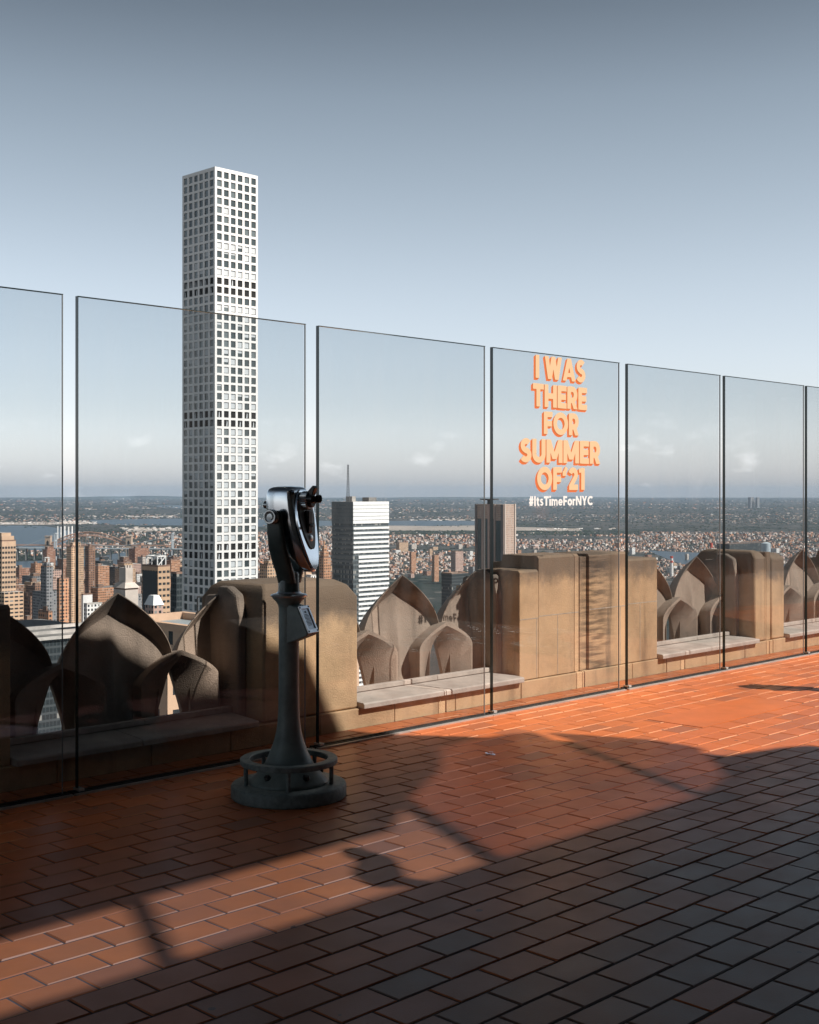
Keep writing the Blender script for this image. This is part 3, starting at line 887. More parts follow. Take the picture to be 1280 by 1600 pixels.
    def plate(sc_, z0, z1, lift, thick, name, m_):
        o_ = []
        for k in range(36):
            q = 2 * math.pi * k / 36
            cz = math.sin(q); cl = math.cos(q)
            z = (z0 + z1) / 2 + (z1 - z0) / 2 * cz
            wv = 0.090 * sc_ * (0.60 + 0.40 * min(1, max(0, (z - z0) / ((z1 - z0) * 0.6))))
            o_.append((math.copysign(abs(cl) ** 0.75, cl) * wv, z))
        g = MB(); i = 0
        for kk in (0, 1):
            for l, z in o_: g.v.append(tuple(Q(fa(z) + lift + thick * kk, l, z)))
        n = len(o_)
        for k in range(n):
            j = (k + 1) % n
            g.f.append((k, j, n + j, n + k))
        c = len(g.v); 
        for z in (z0 + 0.03, (z0 + z1) / 2, z1 - 0.03): pass
        # fan by rows so the plate follows the curved front
        half = n // 2
        for kk in (1,):
            for k in range(n // 4, n // 4 + half):
                a_, b_ = k % n, (k + 1) % n
                a2, b2 = (n // 2 - k) % n, (n // 2 - k - 1) % n
                if a_ == a2: g.f.append((n + a_, n + b_, n + b2))
                elif b_ == b2: g.f.append((n + a_, n + b_, n + a2))
                else: g.f.append((n + a_, n + b_, n + b2, n + a2))
        for _ in g.f: g.m.append(0); g.uv.append(None); g.a.append(0)
        return g.build(name, m_, r, smooth=40)
    plate(1.03, 1.195, 1.612, 0.0, 0.010, 'face_plate', M['chrome'])
    plate(0.80, 1.30, 1.585, 0.0105, 0.006, 'face_inset', M['iron'])
    # knurled focus drum, eyepieces, bracket, lever
    g = MB(); g.lathe([(0.044, 0), (0.049, 0.004), (0.049, 0.040), (0.045, 0.045), (0.0, 0.045)], Q(fa(1.555) + 0.010, -0.012, 1.553), A, 56, cap=False, knurl=0.07)
    g.build('focus_drum', M['chrome2'], r, smooth=20)
    g = MB(); g.lathe([(0.036, 0), (0.036, 0.012), (0.030, 0.017), (0.0, 0.017)], Q(fa(1.555) + 0.055, -0.012, 1.553), A, 32, cap=False)
    g.build('eyepiece_mount', M['black'], r, smooth=35)
    for l, z in ((-0.044, 1.562), (0.026, 1.562)):
        g = MB(); g.lathe([(0.015, 0), (0.015, 0.014), (0.021, 0.017), (0.0215, 0.036), (0.018, 0.038), (0.016, 0.028), (0.0, 0.027)], Q(fa(1.55) + 0.054, l, z), A, 28, cap=False)
        g.build('eyepiece', M['black'], r, smooth=35)
    g = MB(); g.prism([(0, 0), (0.03, 0.01), (0.045, 0.05), (0.032, 0.062), (0.0, 0.03)], Q(fa(1.55) + 0.045, -0.03, 1.570), A, Z, L * 0.036); g.build('brow_rest', M['black'], r, bevel=0.004)
    g = MB(); g.box(Q(fa(1.44) + 0.010, -0.026, 1.385), A * 0.026, L * 0.040, Z * 0.115); g.build('coin_mechanism', M['black'], r, bevel=0.005)
    g = MB(); g.rod(Q(fa(1.44) + 0.03, -0.006, 1.425), Q(fa(1.44) + 0.06, -0.006, 1.425), 0.008, 14); g.build('coin_lever', M['chrome2'], r, smooth=40)
    g = MB(); g.lathe([(0.020, 0), (0.020, 0.005), (0.016, 0.007), (0.0, 0.007)], Q(fa(1.36) + 0.014, 0.0, 1.355), A, 24, cap=False); g.build('coin_return', M['chrome2'], r, smooth=35)
    # front lens caps
    for l in (-0.04, 0.04):
        g = MB(); g.lathe([(0.018, 0), (0.020, 0.012), (0.020, 0.022), (0.014, 0.028), (0.0, 0.029)], Q(-0.100, l, 1.530), -A, 24, cap=False)
        g.build('front_lens', M['chrome2'], r, smooth=35)
    return r

VX, VY = -0.635, 6.67
coin_viewer((VX, VY, 0), 'grey-green coin binocular viewer on round base in front of the glass')
coin_viewer((4.25, 9.87, 0), 'second coin binocular viewer past the right picture edge, only its shadow visible', 20)

# crumpled scrap on the tiles
g = MB()
c = on_plane(766, 1179, 0)
rr_ = random.Random(8)
for k in range(7):
    a = rr_.uniform(0, 6.28)
    p = c + Vector((rr_.uniform(-0.022, 0.022), rr_.uniform(-0.012, 0.012), 0.002 + 0.002 * k))
    e1 = Vector((math.cos(a), math.sin(a), rr_.uniform(-0.2, 0.2))) * 0.014; e2 = Vector((-math.sin(a), math.cos(a), rr_.uniform(0, 0.5))) * 0.009
    g.face([p - e1 - e2, p + e1 - e2, p + e1 + e2, p - e1 + e2])
tag(g.build('paper_scrap', M['white_vinyl'], recalc=False), 'tiny crumpled white paper scrap lying on the dark tiles', 'litter')

# ============================================================ THE BUILDING BEHIND THE DECK AND AN ADDED UNSEEN SHEET THAT SHAPES THE SUN (they cast the shade)
HC = 6.2
bd = thing('observatory_building', 'dark stone upper storey of the tower behind the viewpoint', 'building', W(8, -15, 0))
g = MB(); g.bx(-16, 34, -19, -14.0, -0.02, 8.3)
g.build('wall', M['wall_dark'], bd)
g = MB(); g.bx(-10.4, -9.7, -13.99, -1.6, -0.02, 6.15); g.build('side_wall', M['wall_dark'], bd)  # added out of view to keep sky light from the left off the deck
g = MB(); g.prism([(-13.99, -0.02), (-2.9, -0.02), (-2.9, 2.2), (-6.6, 6.15), (-13.99, 6.15)], W(7.2, 0, 0), N, Z, U * 0.4); g.build('side_wall', M['wall_dark'], bd)  # added to cut sky light from the right, sloped clear of the sun
wg = mat('lobby_glass', (0.02, 0.025, 0.03), 0.08)
for k in range(12):
    g = MB(); a = -14 + 4 * k
    g.bx(a, a + 2.4, -14.0, -13.97, 0.4, 4.6)
    g.build('window', wg, bd)

def plan(s, d, z):                     # where the ray from this point to the sun meets the canopy
    return (s + 0.4075 * (HC - z), d - 0.882 * (HC - z))
edge = [ (1280, 1168), (1240, 1164), (1190, 1169), (1110, 1181), (1060, 1175), (977, 1167), (892, 1160), (840, 1156.5), (760, 1152.5), (682, 1150), (600, 1148)]
out = [plan(*sd(Vector(q)), 0) for q in ((16, 3.0, 0), (9, 5.6, 0), (5, 7.2, 0), (3.4, 7.95, 0))] + [plan(*fl(x, y), 0) for x, y in edge]
out += [plan(*q) for q in ((-1.20, 0.33, 0.02), (-1.50, 0.33, 0.60), (-1.80, 0.33, 0.68), (-2.2, 0.75, 0.42), (-2.66, 0.75, 0.84), (-3.4, 0.75, 0.93), (-12.0, 0.75, 0.95))]
out += [(-9.7, -13.99), (out[0][0] + 4, -13.99), (out[0][0] + 4, out[0][1] - 0.3)]
def clip_fl(s, z):                     # glass point -> its mirrored sun spot on the floor -> canopy
    q = W(s, 0, z) + Vector((0.34, -0.91, -1.0)) * z
    a_, b_ = sd(q)
    return plan(a_, b_, 0)
holes = []
holes.append([clip_fl(-5.0, 2.60), clip_fl(-3.445, 2.62), clip_fl(-3.445, 1.90), clip_fl(-5.0, 1.95)])
holes.append([clip_fl(-3.352, 2.62), clip_fl(-1.772, 2.62), clip_fl(-1.772, 1.55), clip_fl(-2.0, 1.86), clip_fl(-3.352, 1.88)])
holes.append([clip_fl(-1.664, 2.62), clip_fl(-0.097, 2.62), clip_fl(-0.097, 0.62), clip_fl(-0.5, 0.52), clip_fl(-0.95, 0.52), clip_fl(-1.2, 1.0), clip_fl(-1.664, 1.42)])
holes.append([clip_fl(-0.010, 2.60), clip_fl(0.40, 2.45), clip_fl(0.72, 1.86), clip_fl(0.55, 1.45), clip_fl(-0.010, 0.72)])
from mathutils.geometry import delaunay_2d_cdt
def in_poly(x, y, P):
    c = False; j = len(P) - 1
    for i in range(len(P)):
        (xi, yi), (xj, yj) = P[i], P[j]
        if (yi > y) != (yj > y) and x < (xj - xi) * (y - yi) / (yj - yi) + xi: c = not c
        j = i
    return c
pv_, pe_ = [], []
for poly in [out] + holes:
    i = len(pv_); pv_ += [Vector(p) for p in poly]; pe_ += [(i + k, i + (k + 1) % len(poly)) for k in range(len(poly))]
vs, _, fs, _, _, _ = delaunay_2d_cdt(pv_, pe_, [], 0, 1e-5)
tris = []
for f in fs:
    cx_ = sum(vs[i].x for i in f) / len(f); cy_ = sum(vs[i].y for i in f) / len(f)
    if in_poly(cx_, cy_, out) and not any(in_poly(cx_, cy_, h) for h in holes): tris.append(f)
me = bpy.data.meshes.new('roof_sheet')
me.from_pydata([tuple(W(v.x, v.y, 0)) for v in vs], [], tris)
me.transform(Matrix.Translation((0, 0, HC)))
me.materials.append(M['canopy'])
cn = thing('entrance_canopy', 'flat dark canopy with smoked skylights over the deck behind the viewpoint', 'canopy', W(0, -8, HC))  # added unseen sheet, cut to set the sun and shade on the deck
ro = bpy.data.objects.new('roof_sheet', me); COL.objects.link(ro); put(ro, cn)
so_ = ro.modifiers.new('thickness', 'SOLIDIFY'); so_.thickness = 0.02; so_.offset = 0
for k, poly in enumerate(holes):
    g = MB(); g.face([W(a_, b_, HC) for a_, b_ in poly]); g.build('skylight', M['tint' if k < 2 else 'tint2'], cn, recalc=False)  # added panes that lay the glass-reflected sun patches on the floor
# added unseen copy of the viewer head, sheared to cast its mirrored shadow
hb = thing('hanging_lamp', 'dark hooded lamp hung below the canopy skylight out of view', 'lamp', (3.2, 4.2, HC))
def shade_pt(a, l, z):
    A = Vector((math.cos(R(-27)), math.sin(R(-27)), 0)); L = Vector((-A.y, A.x, 0))
    p = Vector((VX, VY, 0)) + A * a + L * l + Z * z
    f = p + Vector((0.34, -0.91, -1.0)) * z
    zz = 3.9 + (z - 1.2)
    return f + Vector((0.9, -0.33, 1.0)) * zz
rings = []
for z, a0, a1, w in ((1.12, -0.055, 0.055, 0.055), (1.20, -0.06, 0.06, 0.07), (1.22, 0.0, 0.15, 0.075), (1.27, -0.02, 0.14, 0.095), (1.33, -0.034, 0.126, 0.12), (1.39, -0.075, 0.112, 0.125), (1.45, -0.098, 0.10, 0.13), (1.58, -0.103, 0.082, 0.103), (1.62, -0.085, 0.07, 0.09)):
    rings.append([shade_pt((a0 + a1) / 2 + (a1 - a0) / 2 * math.cos(6.2832 * k / 16), w * math.sin(6.2832 * k / 16), z) for k in range(16)])
g = MB(); g.loft(rings); g.build('lamp_hood', M['canopy'], hb, smooth=40)
g = MB(); g.loft([[shade_pt(a, -0.012 + 0.045 * math.cos(6.2832 * k / 12), 1.555 + 0.04 * math.sin(6.2832 * k / 12)) for k in range(12)] for a in (0.07, 0.19)])
g.build('lamp_socket', M['canopy'], hb, smooth=40)


# ============================================================ THE CITY BELOW
def ground(x, y, z=GZ): return on_plane(x, y, z)

lm = bpy.data.materials.new('distant_land'); lm.use_nodes = True
t, b = nodes(lm)
geo = t.nodes.new('ShaderNodeNewGeometry')
n1 = t.nodes.new('ShaderNodeTexNoise'); n1.inputs['Scale'].default_value = 0.0016; n1.inputs['Detail'].default_value = 10; n1.inputs['Roughness'].default_value = 0.7
n2 = t.nodes.new('ShaderNodeTexVoronoi'); n2.inputs['Scale'].default_value = 0.018
for n_ in (n1, n2): t.links.new(geo.outputs['Position'], n_.inputs['Vector'])
mr = t.nodes.new('ShaderNodeMapRange'); mr.inputs['From Min'].default_value = 0.40; mr.inputs['From Max'].default_value = 0.62
t.links.new(n1.outputs['Fac'], mr.inputs['Value'])
c1 = mixc(t, mr.outputs[0], (0.022, 0.034, 0.030), (0.075, 0.075, 0.075))
sepc = t.nodes.new('ShaderNodeSeparateColor'); t.links.new(n2.outputs['Color'], sepc.inputs[0])
c2 = mixc(t, mathn(t, 'MULTIPLY', mathn(t, 'GREATER_THAN', sepc.outputs[0], 0.85), 0.3), c1, (0.30, 0.26, 0.23))
t.links.new(c2, b.inputs['Base Color']); b.inputs['Roughness'].default_value = 0.95; b.inputs['Specular IOR Level'].default_value = 0.1
g = MB()
g.face([Vector((-27000, -120, GZ)), Vector((27000, -120, GZ)), Vector((27000, 52000, GZ)), Vector((-27000, 52000, GZ))])
struct(g.build('ground', lm, recalc=False))

wm = mat('river_water', (0.035, 0.06, 0.085), 0.35, spec=0.22, bump=0.15, bscale=0.06)
def water(name, poly, lift=0.6):
    g = MB(); g.face([ground(x, y, GZ + lift) for x, y in poly])
    struct(g.build(name, wm, recalc=False))
water('river', [(-90, 822), (30, 821), (72, 822), (95, 826), (120, 834), (100, 850), (60, 862), (20, 852), (-90, 850)])
water('river', [(-60, 878), (40, 877), (96, 875), (150, 872), (176, 866), (184, 862), (212, 863), (240, 870), (262, 876), (262, 884), (205, 886), (120, 890), (-60, 896)], 0.7)
water('bay', [(140, 813), (200, 811), (300, 810), (420, 811), (520, 814), (524, 822), (420, 823), (300, 821), (200, 821), (150, 818)], 0.8)
water('bay', [(600, 814), (680, 813), (760, 814.5), (770, 820), (700, 821.5), (600, 822)], 0.9)
water('bay', [(236, 790), (330, 789), (420, 792), (340, 794), (260, 794)], 1.0)
water('bay', [(1010, 860), (1140, 866), (1240, 880), (1280, 893), (1120, 893), (1060, 880)], 0.9)
pm = mat('pale_runway_ground', (0.36, 0.31, 0.27), 0.9, var=0.3, vscale=0.004)
for nm, poly in (('runway', [(600, 821), (680, 822), (745, 821), (800, 823), (905, 826), (910, 830), (800, 829), (700, 829), (600, 829)]),
                 ('shore', [(-60, 815), (60, 815.5), (150, 816), (150, 818.5), (60, 820), (-60, 820)]),
                 ('shore', [(200, 826), (300, 825), (300, 829), (200, 831)])):
    g = MB(); g.face([ground(x, y, GZ + 1.2) for x, y in poly]); struct(g.build(nm, pm, recalc=False))
# low hills along the skyline
g = MB()
hx = list(range(-26000, 26001, 500)); rr_ = random.Random(5)
top = []
for i, x in enumerate(hx):
    h = 42 + 18 * math.sin(x / 2300) + 9 * math.sin(x / 870 + 1) + rr_.uniform(-4, 4)
    q = (x / 43000 * F + CX)
    if 90 < q < 330: h += 45 * math.exp(-((q - 235) / 60) ** 2)
    top.append(h)
for i in range(len(hx) - 1):
    a = [Vector((hx[i + k], 43000, GZ)) for k in (0, 1)]
    c = [Vector((hx[i + k], 44500, GZ + top[i + k])) for k in (0, 1)]
    e = [Vector((hx[i + k], 47500, GZ)) for k in (0, 1)]
    g.face([a[0], a[1], c[1], c[0]]); g.face([c[0], c[1], e[1], e[0]])
struct(g.build('hills', mat('far_hills', (0.04, 0.055, 0.045), 0.95, var=0.4, vscale=0.0009), recalc=False))

# ------------------------------------------------ facades
def facade(name, wall, pw=3.2, ph=3.4, ww=0.55, wh=0.55, glass=(0.03, 0.038, 0.042), blind=0.25, sheen=0.15):
    m = bpy.data.materials.new(name); m.use_nodes = True
    t, b = nodes(m)
    uv = t.nodes.new('ShaderNodeUVMap'); s = t.nodes.new('ShaderNodeSeparateXYZ'); t.links.new(uv.outputs[0], s.inputs[0])
    u_ = mathn(t, 'DIVIDE', s.outputs['X'], pw); v_ = mathn(t, 'DIVIDE', s.outputs['Y'], ph)
    fu, fv = mathn(t, 'FRACT', u_), mathn(t, 'FRACT', v_)
    du = mathn(t, 'ABSOLUTE', mathn(t, 'SUBTRACT', fu, 0.5)); dv = mathn(t, 'ABSOLUTE', mathn(t, 'SUBTRACT', fv, 0.5))
    w = mathn(t, 'MULTIPLY', mathn(t, 'LESS_THAN', du, ww / 2), mathn(t, 'LESS_THAN', dv, wh / 2))
    w = mathn(t, 'MULTIPLY', w, mathn(t, 'GREATER_THAN', s.outputs['Y'], -100))
    cb = t.nodes.new('ShaderNodeCombineXYZ'); t.links.new(mathn(t, 'FLOOR', u_), cb.inputs[0]); t.links.new(mathn(t, 'FLOOR', v_), cb.inputs[1])
    wn = t.nodes.new('ShaderNodeTexWhiteNoise'); wn.noise_dimensions = '2D'; t.links.new(cb.outputs[0], wn.inputs['Vector'])
    bl = mathn(t, 'MULTIPLY', mathn(t, 'LESS_THAN', wn.outputs['Value'], blind), 0.7)
    gc = mixc(t, bl, glass, (0.38, 0.36, 0.33))
    geo = t.nodes.new('ShaderNodeNewGeometry')
    nz = t.nodes.new('ShaderNodeTexNoise'); nz.inputs['Scale'].default_value = 0.06; nz.inputs['Detail'].default_value = 5
    t.links.new(geo.outputs['Position'], nz.inputs['Vector'])
    wc = mixc(t, mathn(t, 'MULTIPLY', nz.outputs['Fac'], 0.6), tuple(min(1, c * 1.15) for c in wall), tuple(c * 0.65 for c in wall))
    t.links.new(mixc(t, w, wc, gc), b.inputs['Base Color'])
    rr = t.nodes.new('ShaderNodeMapRange'); rr.inputs['To Min'].default_value = 0.85; rr.inputs['To Max'].default_value = sheen
    t.links.new(w, rr.inputs['Value']); t.links.new(rr.outputs[0], b.inputs['Roughness'])
    b.inputs['Specular IOR Level'].default_value = 0.35
    return m
TAN = (0.56, 0.37, 0.24); BRN = (0.27, 0.15, 0.10); RED = (0.37, 0.19, 0.125); PAL = (0.60, 0.52, 0.46); GRY = (0.26, 0.26, 0.27); DRK = (0.06, 0.07, 0.075); WHT = (0.78, 0.76, 0.74); PNK = (0.52, 0.35, 0.29); ORG = (0.50, 0.26, 0.15)
FM = {k: facade('facade_' + n, c) for k, n, c in (('tan', 'tan', TAN), ('brn', 'brown', BRN), ('red', 'red', RED), ('pal', 'pale', PAL), ('gry', 'grey', GRY), ('wht', 'white', WHT), ('pnk', 'pink', PNK), ('org', 'orange', ORG))}
FM['drk'] = facade('facade_dark_glass', DRK, 2.0, 3.6, 0.85, 0.7, blind=0.06, sheen=0.1)
FM['band'] = facade('facade_tan_bands', (0.62, 0.42, 0.28), 4.6, 3.4, 0.74, 0.42, blind=0.1)
RM = [mat('roof_' + n, c, 0.9, var=0.4, vscale=0.12) for n, c in (('grey', (0.22, 0.21, 0.20)), ('pale', (0.46, 0.43, 0.40)), ('dark', (0.07, 0.07, 0.07)), ('brown', (0.24, 0.15, 0.11)))]

def block(g, C, a, b_, z0, z1, wi=0, ri=1, eu=None, en=None):
    """walls with metre UVs (right face along eu, left face along en) and a roof"""
    eu = eu or U; en = en or N
    p = [C, C + eu * b_, C + eu * b_ + en * a, C + en * a]
    for i, ln in ((0, b_), (1, a), (2, b_), (3, a)):
        q, r = p[i], p[(i + 1) % 4]
        h = z1 - z0
        g.face([q + Z * z0, r + Z * z0, r + Z * z1, q + Z * z1], wi, [(0, 0), (ln, 0), (ln, h), (0, h)])
    g.face([x + Z * z1 for x in p], ri)

def plan_of(xc, xl, xr, Y):
    C = Vector(((xc - CX) / F * Y, Y, 0))
    t = (xr - CX) / F; b_ = (t * C.y - C.x) / (U.x - t * U.y)
    t = (xl - CX) / F; a = (t * C.y - C.x) / (N.x - t * N.y)
    return C, a, b_
def zz(y, Y): return EYE - (y - HY) / F * Y

def tower(name, label, xc, xl, xr, yt, Y, wall='tan', roof=1, steps=(), bulk=True, wmat=None, cat='building', group=None, z0=GZ):
    """steps: further (inset fraction, top y) tiers standing on the body"""
    C, a, b_ = plan_of(xc, xl, xr, Y)
    zt = zz(yt, Y)
    r = thing(name, label, cat, (C.x, C.y, z0), group)
    g = MB(); block(g, C, a, b_, z0, zt)
    g.build('wall', [wmat or FM[wall], RM[roof]], r, recalc=False)
    # parapet rim
    g = MB(); w = 0.5; h = 1.2
    g.box(C + Z * zt, U * b_, N * w, Z * h); g.box(C + N * w + Z * zt, U * w, N * (a - 2*w), Z * h)
    g.box(C + N * (a - w) + Z * zt, U * b_, N * w, Z * h); g.box(C + N * w + U * (b_ - w) + Z * zt, U * w, N * (a - 2*w), Z * h)
    g.build('roof_parapet', RM[1 if wall in ('wht', 'pal') else 3], r)
    base = zt
    for f, ys in steps:
        z1 = zz(ys, Y); i_ = f
        g = MB(); block(g, C + U * b_ * i_ + N * a * i_, a * (1 - 2*i_), b_ * (1 - 2*i_), base, z1)
        g.build('setback', [wmat or FM[wall], RM[roof]], r, recalc=False); base = z1
    if bulk:
        g = MB(); i_ = 0.32 if not steps else 0.40
        block(g, C + U * b_ * i_ + N * a * i_, a * (1 - 2*i_), b_ * (1 - 2*i_) * 0.8, base, base + 4.5)
        g.build('roof_bulkhead', [RM[3], RM[0]], r, recalc=False)
    return r, C, a, b_, zt

# ------------------------------------------------ the tall white gridded tower
def grid_tower():
    Y = 640.0
    C, a, b_ = plan_of(336, 285, 403, Y)
    zt = zz(260, Y)
    r = thing('gridded_tower', 'very tall slender white concrete tower with a square grid of windows', 'skyscraper', (C.x, C.y, GZ))
    pitch = 13.92 / F * Y; nrow = 56; ncol = 6
    top_b = 1.55
    def cells(face):
        ln = b_ if face == 0 else a
        ax = U if face == 0 else N
        inn = N if face == 0 else U
        cw = (ln - 1.2) / ncol
        for rw in range(nrow):
            zc_ = zt - top_b - pitch * (rw + 0.42)
            for cidx in range(ncol):
                yield face, ax, inn, cidx, rw, 0.6 + cw * (cidx + 0.5), zc_, cw * 0.345, pitch * 0.37
    g = MB()
    for face in (0, 1):
        ln = b_ if face == 0 else a
        ax = U if face == 0 else N
        cl = list(cells(face))
        cw = (ln - 1.2) / ncol
        hw, hh = cl[0][7], cl[0][8]
        xs = [0] + [v for c in range(ncol) for v in (0.6 + cw*(c+.5) - hw, 0.6 + cw*(c+.5) + hw)] + [ln]
        zb = zt - top_b - pitch * nrow
        for k in range(0, len(xs) - 1, 2):
            g.face([C + ax*xs[k] + Z*zb, C + ax*xs[k+1] + Z*zb, C + ax*xs[k+1] + Z*zt, C + ax*xs[k] + Z*zt])
        for c in range(ncol):
            x0, x1 = xs[1 + 2*c], xs[2 + 2*c]
            prev = zt
            for rw in range(nrow):
                zc_ = zt - top_b - pitch * (rw + 0.42)
                g.face([C + ax*x0 + Z*(zc_+hh), C + ax*x1 + Z*(zc_+hh), C + ax*x1 + Z*prev, C + ax*x0 + Z*prev])
                prev = zc_ - hh
            g.face([C + ax*x0 + Z*zb, C + ax*x1 + Z*zb, C + ax*x1 + Z*prev, C + ax*x0 + Z*prev])
        for (_, ax, inn, c, rw, u_, z_, hw, hh) in cl:
            o = C + ax*u_ + Z*z_
            dv = inn * 0.48
            q = [o - ax*hw - Z*hh, o + ax*hw - Z*hh, o + ax*hw + Z*hh, o - ax*hw + Z*hh]
            for i in range(4): g.face([q[i], q[(i+1)%4], q[(i+1)%4] + dv, q[i] + dv])
    zb = zt - top_b - pitch * nrow
    block(g, C, a, b_, GZ, zb, 0, 0)
    p = [C + U*b_, C + U*b_ + N*a, C + N*a]
    for i in (0, 1): g.face([p[i] + Z*zb, p[i+1] + Z*zb, p[i+1] + Z*zt, p[i] + Z*zt])
    g.face([C + Z*(zt-0.8), C + U*b_ + Z*(zt-0.8), C + U*b_ + N*a + Z*(zt-0.8), C + N*a + Z*(zt-0.8)])
    g.build('concrete_frame', M['whitewall'], r, recalc=False)
    gl = [mat('tower_glass_dark', (0.04, 0.055, 0.058), 0.12, spec=0.5), mat('tower_glass_mid', (0.11, 0.135, 0.14), 0.15, spec=0.6), mat('tower_blind', (0.50, 0.53, 0.55), 0.6),
          mat('tower_void', (0.01, 0.01, 0.01), 0.9)]
    rr_ = random.Random(11)
    mech = (12, 13, 27, 28, 42, 43)
    rest = MB(); made = 0
    for face in (0, 1):
        for (_, ax, inn, c, rw, u_, z_, hw, hh) in cells(face):
            o = C + ax*u_ + Z*z_ + inn*0.44
            rowr = random.Random(rw * 7 + face)
            pale = (0.02 if rw < 8 else (0.45 if rowr.random() < 0.35 else 0.12) if rw < 26 else 0.55) if face == 0 else (0.03 if rw < 8 else 0.18)
            if rw in (8, 11, 15): pale = 0.95 if face == 0 else 0.1
            x = rr_.random()
            fullb = x < pale; half = (not fullb) and rw >= 8 and x < pale + 0.10
            gi = 3 if rw in mech else (0 if rr_.random() < (0.75 if face == 0 else 0.5) else 1)
            if rw in mech: fullb = half = False
            g = MB() if made < 100 and rw < 9 else rest
            def quad(mb, z0, z1, dep, mi):
                h_ = hw - (0.13 if mi == 2 else 0)
                mb.face([o - ax*h_ + Z*z0 - inn*dep, o + ax*h_ + Z*z0 - inn*dep, o + ax*h_ + Z*z1 - inn*dep, o - ax*h_ + Z*z1 - inn*dep], mi)
            quad(g, -hh, hh, 0, gi)
            if fullb: quad(g, -hh + 0.35, hh - 0.15, 0.06, 2)
            elif half: quad(g, rr_.uniform(-0.4, 0.5) * hh, hh, 0.06, 2)
            if rw in mech and rr_.random() < 0.45:
                e = rr_.uniform(-0.5, 0.3) * hw
                g.face([o + ax*e - Z*hh*0.9 - inn*0.1, o + ax*(e + hw*0.5) - Z*hh*0.9 - inn*0.1, o + ax*(e + hw*0.5) + Z*hh*0.4 - inn*0.1, o + ax*(e + hw*0.25) + Z*hh*0.9 - inn*0.1], 2)
            if g is not rest:
                w = g.build('window', gl, r, recalc=False); made += 1
    w = rest.build('window', gl, r, recalc=False); w['kind'] = 'stuff'
grid_tower()

# ------------------------------------------------ striped white tower with a mast
def striped_tower():
    Y = 950.0
    C, a, b_ = plan_of(552, 519, 607, Y)
    zt = zz(784, Y)
    r = thing('striped_tower', 'white banded office tower with dark glass side and a thin rooftop mast', 'skyscraper', (C.x, C.y, GZ))
    g = MB(); block(g, C, a, b_, GZ, zt, 0, 1)
    dg = facade('striped_tower_glass', (0.10, 0.12, 0.13), 1.6, 3.6, 0.8, 0.62, glass=(0.05, 0.06, 0.065), blind=0.3, sheen=0.2)
    g.build('wall', [dg, RM[1]], r, recalc=False)
    px = Y / F
    wb = mat('white_spandrel', (0.85, 0.84, 0.83), 0.6, var=0.04, vscale=0.1)
    db = mat('dark_spandrel', (0.12, 0.135, 0.14), 0.5, var=0.2, vscale=0.1)
    # louvred crown
    for k in range(6):
        z1 = zt - 5.85 * px * k
        g = MB(); g.box(C - N*0.5 - U*0.4 + Z*(z1 - 5.2*px), U*(b_+0.6), N*0.5, Z*5.2*px); g.build('louvre_band', wb, r)
        g = MB(); g.box(C - U*0.5 + Z*(z1 - 5.2*px), U*0.5, N*a, Z*5.2*px); g.build('side_band', db, r)
    z = zt - 40 * px; k = 0
    while z > GZ + 20 and k < 40:
        h = 3.5 * px * (1.35 if k == 6 else 1)
        off = 0 if k < 6 else b_ * 0.14
        g = MB(); g.box(C - N*0.6 + U*(off) + Z*(z - h), U*(b_ - off + 0.3), N*0.6, Z*h); g.build('spandrel', wb, r)
        if k < 8:
            g = MB(); g.box(C - U*0.5 + Z*(z - h), U*0.5, N*a, Z*h); g.build('side_band', db, r)
        z -= 7.45 * px; k += 1
    g = MB(); g.box(C + U*b_*0.15 + N*a*0.3 + Z*zt, U*b_*0.1, N*a*0.3, Z*4); g.build('roof_box', RM[1], r)
    g = MB(); g.box(C + U*b_*0.62 + N*a*0.3 + Z*zt, U*b_*0.22, N*a*0.3, Z*3.2); g.build('roof_box', RM[0], r)
    g = MB()
    m0 = at(544, 784, C.y + 8); h = (784 - 726) / F * m0.y
    for dx, dy in ((-1, -1), (1, -1), (1, 1), (-1, 1)):
        g.rod(m0 + Vector((dx*1.0, dy*1.0, 0)), m0 + Vector((dx*0.35, dy*0.35, h)), 0.22, 5)
    for q in range(14):
        f0, f1 = q/14, (q+1)/14
        w0, w1 = 1.0 - 0.65*f0, 1.0 - 0.65*f1
        for (ax_, ay_), (bx_, by_) in (((-1,-1),(1,-1)), ((1,-1),(1,1)), ((1,1),(-1,1)), ((-1,1),(-1,-1))):
            g.rod(m0 + Vector((ax_*w0, ay_*w0, h*f0)), m0 + Vector((bx_*w1, by_*w1, h*f1)), 0.14, 4)
    g.build('mast', mat('mast_steel', (0.10, 0.11, 0.12), 0.5), r)
striped_tower()

